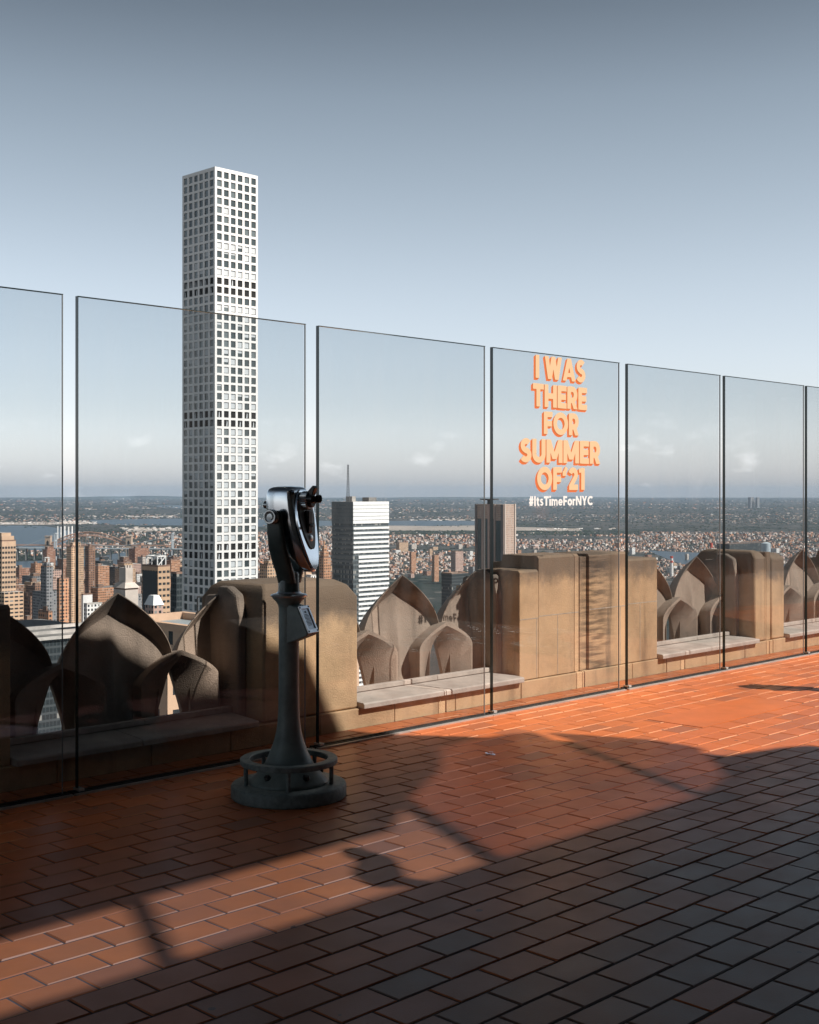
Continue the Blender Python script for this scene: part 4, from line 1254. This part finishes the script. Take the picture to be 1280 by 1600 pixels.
# ------------------------------------------------ tan tower with dark vertical recesses
def recess_tower():
    Y = 1500.0
    C, a, b_ = plan_of(788, 743, 805.5, Y)
    zt = zz(788, Y); px = Y / F
    r = thing('recessed_tower', 'pinkish tan tower with tall dark vertical glass recesses and a rooftop disc', 'skyscraper', (C.x, C.y, GZ))
    fm = facade('pink_grid', (0.50, 0.36, 0.29), 2.4, 2.6, 0.55, 0.55, glass=(0.28, 0.20, 0.16), blind=0.3, sheen=0.5)
    g = MB(); block(g, C, a, b_, GZ, zt, 0, 1); g.build('wall', [fm, RM[1]], r, recalc=False)
    dk = mat('recess_glass', (0.03, 0.055, 0.055), 0.2)
    pl = mat('tan_pilaster', (0.42, 0.31, 0.26), 0.8, var=0.15, vscale=0.1)
    pd = mat('grey_pilaster', (0.17, 0.15, 0.145), 0.8, var=0.15, vscale=0.1)
    zr = zz(811, Y)
    def xn(x):
        t = (x - CX) / F; return (t * C.y - C.x) / (N.x - t * N.y)
    for x0, x1, top in ((746, 753, zr), (758.5, 762.5, zr), (766, 772, zr), (774.8, 783, zr - 2)):
        g = MB(); l1, l0 = xn(x0), xn(x1)
        g.box(C + N*l0 - U*0.05 + Z*GZ, U*0.045, N*(l1 - l0), Z*(top - GZ)); g.build('glass_recess', dk, r)
    for x0, x1, mm in ((743, 745.2, pd), (753.3, 757.8, pl), (763, 765.5, pl), (772.5, 774.4, pl), (783.6, 786.6, pd), (787, 788, pl)):
        g = MB(); l1, l0 = xn(x0), xn(x1)
        g.box(C + N*l0 - U*1.2 + Z*GZ, U*1.2, N*(l1 - l0), Z*(zt - GZ)); g.build('pilaster', mm, r)
    for f0, f1 in ((0.0, 0.08), (0.90, 1.0)):
        g = MB(); g.box(C + U*b_*f0 - N*1.0 + Z*GZ, U*b_*(f1-f0), N*1.0, Z*(zt + 0.5 - GZ)); g.build('pilaster', mat('pale_pilaster', (0.55, 0.45, 0.39), 0.8), r)
    g = MB(); c = C + U*b_*0.1 + N*a*0.55
    g.lathe([(2.5, 0), (2.5, 4.5), (11.5, 5.4), (11.5, 6.6), (0, 6.7)], c + Z*zt, n=28, cap=False); g.build('rooftop_disc', RM[2], r, smooth=30)
recess_tower()

# ------------------------------------------------ other towers that stand out
def window_grid(r, C, a, b_, z0, z1, cols_u, cols_n, ph, wf, hf, m_, skip_left=False):
    """window parts on the two visible faces: the first hundred as parts, the rest as one"""
    rest = MB(); made = 0
    n = int((z1 - z0) / ph)
    for k in range(n):
        zc_ = z1 - ph * (k + 0.6)
        for ax, off, ln, cols in ((U, -N, b_, cols_u), (N, -U, a, cols_n)):
            cw = ln / cols
            for c in range(cols):
                o = C + ax * (cw * (c + 0.5)) + off * 0.08 + Z * zc_
                hw, hh = cw * wf / 2, ph * hf / 2
                g = MB() if made < 100 else rest
                g.face([o - ax*hw - Z*hh, o + ax*hw - Z*hh, o + ax*hw + Z*hh, o - ax*hw + Z*hh])
                if g is not rest: g.build('window', m_, r, recalc=False); made += 1
    if rest.v:
        w = rest.build('window', m_, r, recalc=False); w['kind'] = 'stuff'
wdk = mat('far_window', (0.03, 0.036, 0.04), 0.15)
plain = {n: mat('plain_' + n, c, 0.85, var=0.2, vscale=0.08) for n, c in (('tan', TAN), ('tan2', (0.60, 0.41, 0.28)), ('pal', PAL), ('wht', WHT), ('red', RED))}

r, C, a, b_, zt = tower('stepped_tower', 'tall tan apartment tower with banded windows at the left picture edge', 3, -22, 25, 846, 1100, wmat=plain['tan2'], steps=((0.06, 838), (0.16, 833)), bulk=False)
window_grid(r, C, a, b_, GZ + 60, zt - 3, 5, 4, 4.3, 0.72, 0.45, wdk)
g = MB(); block(g, C - U*2 - N*8, a + 12, b_ + 5, GZ, zz(925, 1100)); g.build('lower_block', [FM['band'], RM[1]], r, recalc=False)
tower('apartment_tower', 'light brown slab tower with a dark shaded side standing before the bridge', 112, 104, 131, 855, 1900, 'tan', steps=((0.18, 848),))
tower('apartment_tower', 'slim dark brown tower with vertical stripes right of the light brown slab', 139, 133, 149, 855, 1850, 'brn')
tower('apartment_tower', 'dark green-grey glass slab with a red brick top near the left edge', 73, 64, 83, 886, 1350, 'gry', steps=((0.2, 879),))
tower('apartment_tower', 'orange and white striped slab beside the glass panel gap', 93, 89, 108, 905, 1300, 'org', roof=1)
tower('white_block', 'blank bright white box building above a white windowed block', 130, 127, 144.5, 930, 1150, wmat=plain['wht'], bulk=False)
tower('white_block', 'low white block with rows of tiny windows behind the carved leaf', 136, 131, 160, 945, 1050, 'wht', bulk=False)
tower('brick_tower', 'orange brick tower with a shaded left side near the left carved leaf', 76, 60, 82, 957, 1000, 'org')
tower('low_block', 'tan low block with a broken roofline above the pale roof ledge', 40, 28, 60, 973, 900, 'tan')
tower('white_block', 'thin bright white slab above the pale roof ledge', 83, 81, 88, 980, 950, wmat=plain['wht'], bulk=False)
tower('brick_tower', 'dark brown tower between orange brick roofs left of the carved leaf', 48, 28, 50, 934, 1200, 'brn')
# pale tower with a square shaft rising from broad shoulders
r, C, a, b_, zt = tower('shouldered_tower', 'pale stone tower with a square shaft rising from broad shoulders', 196, 178, 216, 922, 900, wmat=plain['pal'], bulk=False, roof=1)
def frustum(nm, C, a, b_, z0, z1, f, m_, r):
    g = MB()
    lo = [C, C + U*b_, C + U*b_ + N*a, C + N*a]; cen = C + U*b_/2 + N*a/2
    hi = [cen + (p - cen) * f for p in lo]
    g.loft([[p + Z*z0 for p in lo], [p + Z*z1 for p in hi]]); g.build(nm, m_, r)
frustum('shoulder_roof', C - U*1 - N*1, a + 2, b_ + 2, zt + 1.25, zz(911, 900), 0.62, plain['pal'], r)
g = MB(); block(g, C + U*b_*0.22 + N*a*0.22, a*0.56, b_*0.56, zt, zz(888, 900)); g.build('shaft', [plain['pal'], RM[1]], r, recalc=False)
for k in range(3):
    g = MB(); block(g, C + U*b_*(0.22 + 0.2*k) + N*a*0.24, a*0.1, b_*0.1, zz(888, 900), zz(884, 900)); g.build('crenel', [plain['pal'], RM[1]], r, recalc=False)
# tower with an open steel crown
r, C, a, b_, zt = tower('crowned_tower', 'tan tower with an open white steel frame crown and dark shaded side', 247, 222, 266, 886, 850, wmat=plain['tan'], bulk=False)
window_grid(r, C, a, b_, zz(985, 850), zt - 1, 3, 6, 4.0, 0.70, 0.40, wdk)
g = MB(); g.box(C - U*0.15 + N*1 + Z*zz(990, 850), U*0.12, N*(a-2), Z*(zt - 3 - zz(990, 850))); g.build('shaded_glass', FM['drk'], r)
g = MB(); h = zz(870, 850) - zt
st = mat('white_steel', (0.75, 0.74, 0.72), 0.6)
i0, i1 = 0.16, 0.84
cs = [C + U*b_*i0 + N*a*i0, C + U*b_*i1 + N*a*i0, C + U*b_*i1 + N*a*i1, C + U*b_*i0 + N*a*i1]
for k in range(4):
    p, q = cs[k] + Z*zt, cs[(k+1) % 4] + Z*zt
    g.rod(p, p + Z*h, 0.5, 5); g.rod(p + Z*h, q + Z*h, 0.5, 5); g.rod(p, q + Z*h, 0.4, 5); m_ = (p + q) / 2; g.rod(m_, m_ + Z*h, 0.4, 5)
g.build('steel_crown', st, r)
g = MB(); block(g, cs[0] + U*1.2 + N*1.2, a*0.55, b_*0.55, zt, zt + h*0.7); g.build('plant_room', [FM['drk'], RM[2]], r, recalc=False)
tower('glass_tower', 'dark glass tower hugging the left side of the white gridded tower', 276, 267, 286, 897, 760, 'drk', bulk=False)
# white tent-like roof
r = thing('white_roofed_building', 'low building under a bright white faceted tent roof before the crowned tower', 'building', at(240, 960, 780))
C, a, b_ = plan_of(240, 227, 255, 780)
g = MB(); block(g, C, a, b_, GZ, zz(946, 780)); g.build('wall', [FM['pnk'], RM[1]], r, recalc=False)
frustum('tent_roof', C - U*0.5 - N*0.5, a + 1, b_ + 1, zz(946, 780), zz(931, 780), 0.5, mat('bright_white_roof', (0.88, 0.88, 0.87), 0.7), r)
# orange stepped tower and neighbours behind the viewer
tower('spired_tower', 'orange brick tower stepping up to a small point beside the coin viewer', 506, 497, 517, 872, 1500, 'org', steps=((0.16, 862), (0.3, 853), (0.42, 845)), bulk=False)
tower('stepped_tower', 'tan tower with stepped top between gridded tower and coin viewer', 418, 406, 441, 884, 1300, 'tan', steps=((0.18, 876),))
tower('low_block', 'white low block seen through the gap beside the coin viewer', 486, 478, 496, 900, 1250, 'wht', bulk=False)
tower('glass_tower', 'dark glass office block low behind the lettered shadow leaf', 706, 690, 732, 897, 1450, 'drk', bulk=False)
tower('brick_tower', 'reddish brown slab standing alone in the far low district', 712, 704.5, 724, 862, 3400, 'pnk', bulk=False)
tower('apartment_tower', 'small orange tower catching the sun in the far district', 643, 640, 650, 863, 3900, 'org', bulk=False)
tower('apartment_tower', 'second small orange tower lower in the far district', 679, 675, 686, 868, 3500, 'org', bulk=False)
tower('low_block', 'wide tan school-like block among far low houses', 624, 619, 638, 848, 5200, 'tan', bulk=False)
# wide low roof with a pale ledge, bottom left
r = thing('ledge_building', 'dark building with a wide pale roof ledge behind the left carved leaves', 'building', at(90, 1010, 620))
C, a, b_ = plan_of(60, -80, 210, 620); zt = zz(1001, 620)
g = MB(); block(g, C, a, b_, GZ, zt); g.build('wall', [FM['drk'], RM[0]], r, recalc=False)
for k in range(3):
    g = MB(); g.box(C - U*1.5 - N*1.5 + N*(10*k) + Z*(zt + 0.01 + 1.6*k), U*(b_ + 2), N*3, Z*1.4); g.build('roof_ledge', RM[1], r)
# roof terrace just below the parapet
r = thing('terrace_building', 'nearby tan building with a flat blue-grey roof edged in orange stone', 'building', at(285, 1020, 225))
zr = -27.0
L1 = 17.0; A1 = 58
C = on_plane(287, 966, zr) - U * L1 - N * A1; C.z = 0
g = MB(); block(g, C, A1, L1, GZ, zr); tf = facade('terrace_facade', (0.62, 0.42, 0.29), 5.6, 9.0, 0.28, 0.52, blind=0.0)
g.build('wall', [tf, mat('blue_grey_roof', (0.30, 0.34, 0.36), 0.6, var=0.12, vscale=0.2)], r, recalc=False)
g = MB()
for o, e1, e2 in ((C - U*0.4 - N*0.4, U*(L1+0.8), N*1.6), (C - U*0.4 + N*(A1-1.2), U*(L1+0.8), N*1.6), (C - U*0.4 + N*1.2, U*1.6, N*(A1-2.4)), (C + U*(L1-1.2) + N*1.2, U*1.6, N*(A1-2.4))):
    g.box(o + Z*(zr + 0.004), e1, e2, Z*1.5)
g.build('roof_border', mat('orange_stone_border', (0.62, 0.40, 0.27), 0.8, var=0.15, vscale=0.3), r)
for k in range(2):
    g = MB(); o = C + U*(3.5 + 6*k) + N*(A1 - 24) + Z*(zr + 0.01)
    g.rod(o, o + Z*7, 0.16, 6); g.rod(o + Z*7, o + Z*7 + U*3, 0.16, 6); g.build('roof_rail', M['gasket'], r)

tower('facade_block', 'tan facade with paired windows glimpsed through the small arch slit', 262, 236, 345, 1048, 210, wmat=facade('slit_facade', (0.60, 0.40, 0.27), 3.6, 6.5, 0.42, 0.62, blind=0.0), bulk=False)
# ------------------------------------------------ suspension bridge and stone-towered arch bridge
def gp(x, y, Y): return at(x, y, Y)
YB = 4600
r = thing('suspension_bridge', 'long pale suspension bridge with two slender towers over the river', 'bridge', (gp(176, 857, YB).x, YB, GZ))
am0 = mat('bridge_pier_concrete', (0.16, 0.16, 0.155), 0.8)
bs = mat('bridge_steel', (0.40, 0.43, 0.45), 0.6)
g = MB(); d0, d1 = gp(-40, 856.5, YB), gp(330, 859, YB)
g.box(d0, d1 - d0, Vector((0, 28, 0)), Z*3.2); g.build('deck', bs, r)
g = MB()
for k in range(28):
    p = d0 + (d1 - d0) * (k / 28); g.box(Vector((p.x, p.y, GZ)), Vector((1.6, 0, 0)), Vector((0, 24, 0)), Z*(p.z - GZ))
g.build('approach_piers', am0, r)
tw = []
for x in (85, 268.5):
    p = gp(x, 833, YB); tw.append(p)
    g = MB()
    for dy in (0, 26): g.box(Vector((p.x - 2.2, YB + dy, GZ)), Vector((4.4, 0, 0)), Vector((0, 4, 0)), Z*(p.z - GZ))
    for zf in (0.35, 0.7, 0.97): g.box(Vector((p.x - 1.5, YB + 4.01, GZ + (p.z - GZ)*zf)), Vector((3, 0, 0)), Vector((0, 21.98, 0)), Z*3)
    g.box(Vector((p.x - 8, YB - 6, GZ)), Vector((16, 0, 0)), Vector((0, 42, 0)), Z*14)
    g.build('tower', mat('bridge_tower', (0.50, 0.53, 0.55), 0.6), r)
g = MB()
def cable(a, c, sag):
    pts = [a + (c - a) * (k/24) - Z * sag * 4 * (k/24) * (1 - k/24) for k in range(25)]
    for p, q in zip(pts[:-1], pts[1:]): g.rod(p, q, 0.9, 5)
cable(tw[0], tw[1], tw[0].z - gp(0, 853, YB).z); cable(gp(25, 856, YB), tw[0], 6); cable(tw[1], gp(325, 858, YB), 6)
g.build('cable', bs, r)
YH = 4850
r = thing('arch_bridge', 'pinkish steel arch bridge between two stone portal towers over the river', 'bridge', (gp(137, 855, YH).x, YH, GZ))
sm_ = mat('pink_stone_portal', (0.50, 0.37, 0.28), 0.85, var=0.2, vscale=0.05); am = mat('rusty_arch_steel', (0.40, 0.24, 0.17), 0.8, var=0.2, vscale=0.05)
for x in (74.5, 201):
    p = gp(x, 838.5, YH); w_ = 4.3 / F * YH
    g = MB(); g.box(Vector((p.x - w_, YH, GZ)), Vector((2*w_, 0, 0)), Vector((0, 24, 0)), Z*(p.z - GZ))
    g.box(Vector((p.x - w_*1.12, YH - 2, p.z)), Vector((2.24*w_, 0, 0)), Vector((0, 28, 0)), Z*3)
    pt = g.build('portal_tower', sm_, r)
    g = MB(); g.prism([(-0.4*w_, 0), (0.4*w_, 0), (0.4*w_, 14), (0, 20), (-0.4*w_, 14)], Vector((p.x, YH - 0.3, p.z - 34)), Vector((1, 0, 0)), Z, Vector((0, 0.25, 0))); g.build('arch_opening', M['gasket'], r)
g = MB(); g.box(gp(20, 852.5, YH), gp(320, 853.5, YH) - gp(20, 852.5, YH), Vector((0, 20, 0)), Z*4); g.build('deck', am, r)
g = MB(); nn_ = 26
def ap(k, up):
    f = k / nn_; x = 79 + (196.5 - 79) * f
    return gp(x, (849 - 19 * 4 * f * (1 - f) * (0.92)) if up else (853 - 17 * 4 * f * (1 - f) + 1), YH) + Vector((0, 10, 0))
for k in range(nn_):
    g.rod(ap(k, 1), ap(k + 1, 1), 2.4, 5); g.rod(ap(k, 0), ap(k + 1, 0), 2.4, 5); g.rod(ap(k, 0), ap(k, 1), 1.4, 4); g.rod(ap(k, 0), ap(k + 1, 1), 1.4, 4)
    p = ap(k, 0); g.rod(Vector((p.x, p.y, gp(0, 852.7, YH).z)), p, 0.7, 4)
g.build('steel_arch', am, r)

# ------------------------------------------------ chimneys and plant on the far right
def chimney(x, yt, Y, rpx, bands, label, group=None, yb=None):
    base = at(x, yt, Y); r_ = rpx / F * Y; z1 = base.z; h = z1 - GZ
    th = thing('chimney_stack', label, 'chimney', (base.x, Y, GZ), group)
    n = len(bands)
    tot = h * 0.42
    g = MB(); g.lathe([(r_*1.25, 0), (r_*1.05, h - tot)], Vector((base.x, Y, GZ)), n=14); g.build('shaft', plain['wht'], th, smooth=30)
    for k, m_ in enumerate(bands):
        g = MB(); g.lathe([(r_, 0), (r_, tot / n - 0.02)], Vector((base.x, Y, GZ + h - tot * (k + 1) / n)), n=14); g.build('painted_band', m_, th, smooth=30)
rd = mat('red_band', (0.55, 0.07, 0.04), 0.7); wb_ = plain['wht']
chimney(1049.5, 869, 3700, 2.3, [rd, wb_, rd, wb_], 'red and white banded chimney above the short parapet bay')
chimney(1111.5, 848, 4200, 2.0, [rd, rd, plain['pal'], rd], 'red chimney just left of the dark flat-roofed plant')
for k, x in enumerate((90, 95, 101, 107, 112.5)):
    chimney(x, 822 + (k % 2), 6600, 1.25, [wb_, wb_, wb_], 'white power station chimney standing in a row beyond the arch bridge', 'row of white power station chimneys')
tower('plant_building', 'long dark flat-roofed plant building above the grooved pier', 1140, 1120, 1205, 850.5, 3600, 'drk', roof=2, bulk=False)
r = thing('storage_tank', 'pale blue-grey cylindrical tank at the end of the dark plant', 'tank', (at(1197, 849, 3500).x, 3500, GZ))
g = MB(); rad = 7 / F * 3500; p = at(1197, 849, 3500); g.lathe([(rad, 0), (rad, p.z - GZ), (rad*0.5, p.z - GZ + 3), (0, p.z - GZ + 4)], Vector((p.x, 3500, GZ)), n=32, cap=False)
g.build('tank_wall', mat('tank_paint', (0.42, 0.48, 0.52), 0.5, var=0.15, vscale=0.1), r, smooth=30)
tower('far_tower', 'left one of two grey towers breaking the far skyline', 1173, 1169, 1178, 777, 19000, 'gry', bulk=False)
tower('far_tower', 'right one of two grey towers breaking the far skyline', 1183.5, 1181, 1187, 777.5, 19000, 'gry', bulk=False)

# ------------------------------------------------ crowds of ordinary buildings, each its own object
OCC = []
def free(x, y, r_):
    for (a_, b_, c_) in OCC:
        if (x - a_) ** 2 + (y - b_) ** 2 < (r_ + c_) ** 2: return False
    OCC.append((x, y, r_)); return True
for o in list(COL.objects):
    if o.get('category') in ('skyscraper', 'building'): OCC.append((o.location.x, o.location.y, 28))
KL = {'tan': 'tan', 'brn': 'dark brown', 'red': 'red brick', 'pal': 'pale stone', 'gry': 'grey', 'wht': 'white', 'pnk': 'pinkish', 'org': 'orange brick', 'drk': 'dark glass'}
rg = random.Random(77)
def ordinary(C, a, b_, zt, k, zone, tiers):
    lab = {'near': '%s apartment block in the crowded streets left of the gridded tower',
           'mid': '%s block in the dense district seen above the parapet'}[zone] % KL[k]
    r = thing('apartment_block', lab, 'building', (C.x, C.y, GZ), lab + 's')
    g = MB(); block(g, C, a, b_, GZ, zt)
    g.build('wall', [FM[k], rg.choice(RM)], r, recalc=False)
    if tiers:
        g = MB(); i_ = rg.uniform(0.12, 0.28); block(g, C + U*b_*i_ + N*a*i_, a*(1-2*i_), b_*(1-2*i_), zt, zt + rg.uniform(4, 14))
        g.build('setback', [FM[k], rg.choice(RM)], r, recalc=False)
    if zone == 'near':
        g = MB(); block(g, C + U*b_*0.12 + N*a*0.2, a*0.3, b_*0.3, zt, zt + rg.uniform(3, 5)); g.build('roof_bulkhead', [RM[3], RM[0]], r, recalc=False)
cnt = 0; tries = 0
while cnt < 225 and tries < 14000:
    tries += 1
    Y = rg.uniform(620, 2900) if rg.random() < 0.7 else rg.uniform(1500, 3300)
    x = rg.uniform(-40, 300) if rg.random() < 0.86 else rg.uniform(400, 520)
    p = at(x, 0, Y)
    sz_ = rg.uniform(17, 36)
    if not free(p.x, p.y, sz_ * 0.62): continue
    # roofs fall towards the river: taller near, lower far, never above the photograph's roofline
    ylim = 868 + (2900 - Y) * 0.030 if x < 300 else 872 + (2900 - Y) * 0.02
    zmax = min(zz(ylim, Y), GZ + 150)
    zt = min(zmax, GZ + rg.uniform(25, 75) + max(0, rg.gauss(25, 35)))
    k = rg.choices(['tan', 'brn', 'red', 'pal', 'gry', 'wht', 'pnk', 'org', 'drk'], [5, 4, 4, 3, 3, 2, 4, 4, 2])[0]
    ordinary(Vector((p.x, p.y, 0)), sz_ * rg.uniform(0.7, 1.2), sz_ * rg.uniform(0.7, 1.3), zt, k, 'near', rg.random() < 0.35)
    cnt += 1
cnt = 0; tries = 0
while cnt < 70 and tries < 9000:
    tries += 1
    y = rg.uniform(846, 898); x = rg.choice([rg.uniform(605, 745), rg.uniform(605, 745), rg.uniform(803, 1000), rg.uniform(1000, 1290), rg.uniform(400, 520)])
    p = ground(x, y + rg.uniform(6, 14)); Y = p.y
    sz_ = rg.uniform(5, 12) / F * Y
    if not free(p.x, p.y, sz_ * 0.8): continue
    k = rg.choices(['tan', 'brn', 'red', 'pal', 'gry', 'wht', 'pnk', 'org', 'drk'], [5, 2, 3, 5, 3, 3, 5, 3, 3])[0]
    ordinary(Vector((p.x, p.y, 0)), sz_ * rg.uniform(0.5, 0.9), sz_ * rg.uniform(0.6, 1.2), GZ + rg.uniform(3, 8) / F * Y * (1.5 if rg.random() < 0.15 else 1), k, 'mid', False)
    cnt += 1

# ------------------------------------------------ the uncountable rest: low houses, far districts, tree cover
hm = bpy.data.materials.new('massed_houses'); hm.use_nodes = True
t, b = nodes(hm)
at_ = t.nodes.new('ShaderNodeAttribute'); at_.attribute_name = 'tint'
rp = t.nodes.new('ShaderNodeValToRGB'); rp.color_ramp.interpolation = 'CONSTANT'
cols = [(0.10, 0.10, 0.10), (0.30, 0.24, 0.20), (0.46, 0.27, 0.19), (0.52, 0.40, 0.33), (0.40, 0.19, 0.12), (0.60, 0.52, 0.46), (0.34, 0.33, 0.33), (0.62, 0.30, 0.17), (0.75, 0.71, 0.68), (0.14, 0.13, 0.13), (0.50, 0.35, 0.30), (0.68, 0.60, 0.54)]
el = rp.color_ramp.elements
el[0].color = (*cols[0], 1); el[1].position = 1 / 12; el[1].color = (*cols[1], 1)
for i in range(2, 12):
    e = el.new(i / 12); e.color = (*cols[i], 1)
t.links.new(at_.outputs['Fac'], rp.inputs[0]); t.links.new(rp.outputs[0], b.inputs['Base Color'])
b.inputs['Roughness'].default_value = 0.85; b.inputs['Specular IOR Level'].default_value = 0.2
WAT = [[(-90, 822), (95, 826), (120, 834), (100, 850), (60, 862), (-90, 850)], [(-60, 878), (96, 875), (176, 866), (212, 863), (262, 876), (262, 884), (120, 890), (-60, 896)],
       [(140, 813), (300, 810), (520, 814), (524, 822), (300, 821), (150, 818)], [(600, 814), (760, 814), (770, 820), (600, 822)], [(600, 821), (905, 826), (910, 830), (600, 829)], [(1010, 860), (1140, 866), (1280, 893), (1060, 882)]]
def inside(x, y):
    for P in WAT:
        c = False; j = len(P) - 1
        for i in range(len(P)):
            (xi, yi), (xj, yj) = P[i], P[j]
            if (yi > y) != (yj > y) and x < (xj - xi) * (y - yi) / (yj - yi) + xi: c = not c
            j = i
        if c: return True
    return False
def low(mb, p, w, l, h, ang, tint):
    e1 = Vector((math.cos(ang), math.sin(ang), 0)); e2 = Vector((-e1.y, e1.x, 0))
    q = [p - e1*w - e2*l, p + e1*w - e2*l, p + e1*w + e2*l, p - e1*w + e2*l]
    for i in range(4):
        mb.face([q[i], q[(i+1) % 4], q[(i+1) % 4] + Z*h, q[i] + Z*h], a=tint)
    mb.face([x + Z*h for x in q], a=min(0.999, max(0, tint + rg.choice([0, 0, 0.083, -0.083, 0.166]))))
near, far = MB(), MB()
n_ = 0
while n_ < 11500:
    x = rg.uniform(-60, 1340); y = 833 + 72 * rg.random() ** 1.15
    if x < 300 and rg.random() < 0.5: continue
    if inside(x, y) or (829 < y < 837 and 590 < x < 1000): continue
    p = ground(x, y); px = p.y / F
    if math.sin(p.x / 330.0 + 1.3 * math.sin(p.y / 410.0)) + math.sin(p.y / 270.0 + p.x / 520.0) > 1.25: continue
    low(near, p, rg.uniform(0.7, 2.6) * px, rg.uniform(0.7, 2.2) * px, rg.uniform(1.0, 3.4) * px, R(rg.choice([20, 45, 45, 62, 75])), (rg.choice([1, 2, 2, 3, 3, 4, 5, 6, 7, 8, 10, 10, 11, 0]) + 0.5) / 12)
    n_ += 1
old = MB()
n_ = 0
while n_ < 1500:
    Y = rg.uniform(800, 3600); p = at(rg.uniform(-60, 320), 0, Y); p.z = GZ
    low(old, p, rg.uniform(6, 13), rg.uniform(6, 13), rg.uniform(12, 42), R(45.3), (rg.choice([1, 2, 2, 3, 3, 4, 5, 6, 7, 10, 10, 11, 0]) + 0.5) / 12)
    n_ += 1
n_ = 0
while n_ < 4200:
    x = rg.uniform(-60, 1340); y = 779.5 + 54 * rg.random() ** 0.9
    if inside(x, y): continue
    if 822 < y < 832 and 580 < x < 920: continue
    p = ground(x, y); px = p.y / F
    if math.sin(p.x / 900.0 + 2 * math.sin(p.y / 1500.0)) + math.sin(p.y / 1100.0) > 0.1: continue
    low(far, p, rg.uniform(0.5, 2.4) * px, rg.uniform(0.5, 1.2) * px, rg.uniform(0.4, 1.3) * px, R(rg.choice([10, 45, 60, 80])), (rg.choice([0, 1, 1, 3, 4, 6, 6, 9, 10, 11]) + 0.5) / 12)
    n_ += 1
# bright warehouses along the shores
for (xa, xb, ya, yb, n) in ((90, 150, 814, 819, 60), (190, 285, 824, 829, 70), (200, 270, 806.5, 808.5, 40), (0, 90, 816.5, 819.5, 40), (640, 745, 811.5, 813.5, 40), (840, 960, 826, 828, 24), (250, 300, 838, 846, 24)):
    for _ in range(n):
        p = ground(rg.uniform(xa, xb), rg.uniform(ya, yb), GZ + 1.3); px = p.y / F
        low(far, p, rg.uniform(1, 4) * px, rg.uniform(0.8, 1.5) * px, rg.uniform(0.6, 1.4) * px, R(rg.choice([0, 45, 20])), (rg.choice([8, 8, 11, 5]) + 0.5) / 12)
for nm, mb, lab in (('low_city_blocks', old, 'packed low brownstone blocks between the towers left of the gridded tower'), ('low_houses', near, 'dense pale and reddish low houses filling the district beyond the parapet'), ('far_districts', far, 'scattered pale far districts fading towards the horizon')):
    o = mb.build(nm, hm, recalc=False, attr=True); tag(o, lab, 'houses'); o['kind'] = 'stuff'
tm_ = mat('tree_cover', (0.035, 0.055, 0.035), 0.95, var=0.5, vscale=0.02)
tr = MB()
n_ = 0
def clump(p, w, h):
    k = 7; i = len(tr.v)
    ph = rg.random()
    for (rr, zz_) in ((0.75, 0.05), (1.0, 0.45), (0.6, 0.85)):
        for j in range(k):
            a = 6.2832 * (j + ph) / k; q = rr * w * rg.uniform(0.75, 1.2)
            tr.v.append((p.x + q * math.cos(a), p.y + q * math.sin(a), p.z + h * zz_ * rg.uniform(0.85, 1.1)))
    tr.v.append((p.x, p.y, p.z + h))
    for r0 in (0, 1):
        for j in range(k):
            tr.f.append((i + r0*k + j, i + r0*k + (j+1) % k, i + (r0+1)*k + (j+1) % k, i + (r0+1)*k + j))
    for j in range(k): tr.f.append((i + 2*k + j, i + 2*k + (j+1) % k, i + 3*k))
while n_ < 7500:
    z_ = rg.random()
    if z_ < 0.12: x, y = rg.uniform(590, 1000), rg.uniform(829.5, 837)
    elif z_ < 0.24: x, y = rg.uniform(20, 285), rg.choice([rg.uniform(858, 876), rg.uniform(828, 850)])
    elif z_ < 0.62: x, y = rg.uniform(-60, 1340), rg.uniform(833, 905)
    else: x, y = rg.uniform(-60, 1340), 780 + 50 * rg.random()
    if inside(x, y): continue
    p = ground(x, y); px = p.y / F
    clump(p, rg.uniform(0.9, 2.6) * px, rg.uniform(0.8, 1.7) * px)
    n_ += 1
tr.m = [0] * len(tr.f); tr.uv = [None] * len(tr.f); tr.a = [0] * len(tr.f)
o = tr.build('tree_cover', tm_, recalc=False); tag(o, 'dark green tree cover between the far houses', 'trees'); o['kind'] = 'stuff'

# ------------------------------------------------ haze
hz = bpy.data.materials.new('air_haze'); hz.use_nodes = True
t = hz.node_tree; t.nodes.clear()
out_ = t.nodes.new('ShaderNodeOutputMaterial'); pv = t.nodes.new('ShaderNodeVolumePrincipled')
pv.inputs['Color'].default_value = (0.60, 0.78, 1.0, 1)
pv.inputs['Density'].default_value = HAZE_D
pv.inputs['Density Attribute'].default_value = ''
pv.inputs['Anisotropy'].default_value = 0.0
t.links.new(pv.outputs[0], out_.inputs['Volume'])
g = MB(); g.box(Vector((-27500, -130, GZ - 1)), Vector((55000, 0, 0)), Vector((0, 52400, 0)), Z * (175 - GZ + 1))
o = g.build('haze', hz); o['kind'] = 'stuff'
tag(o, 'thin blue-grey haze lying over the city out to the horizon', 'haze')
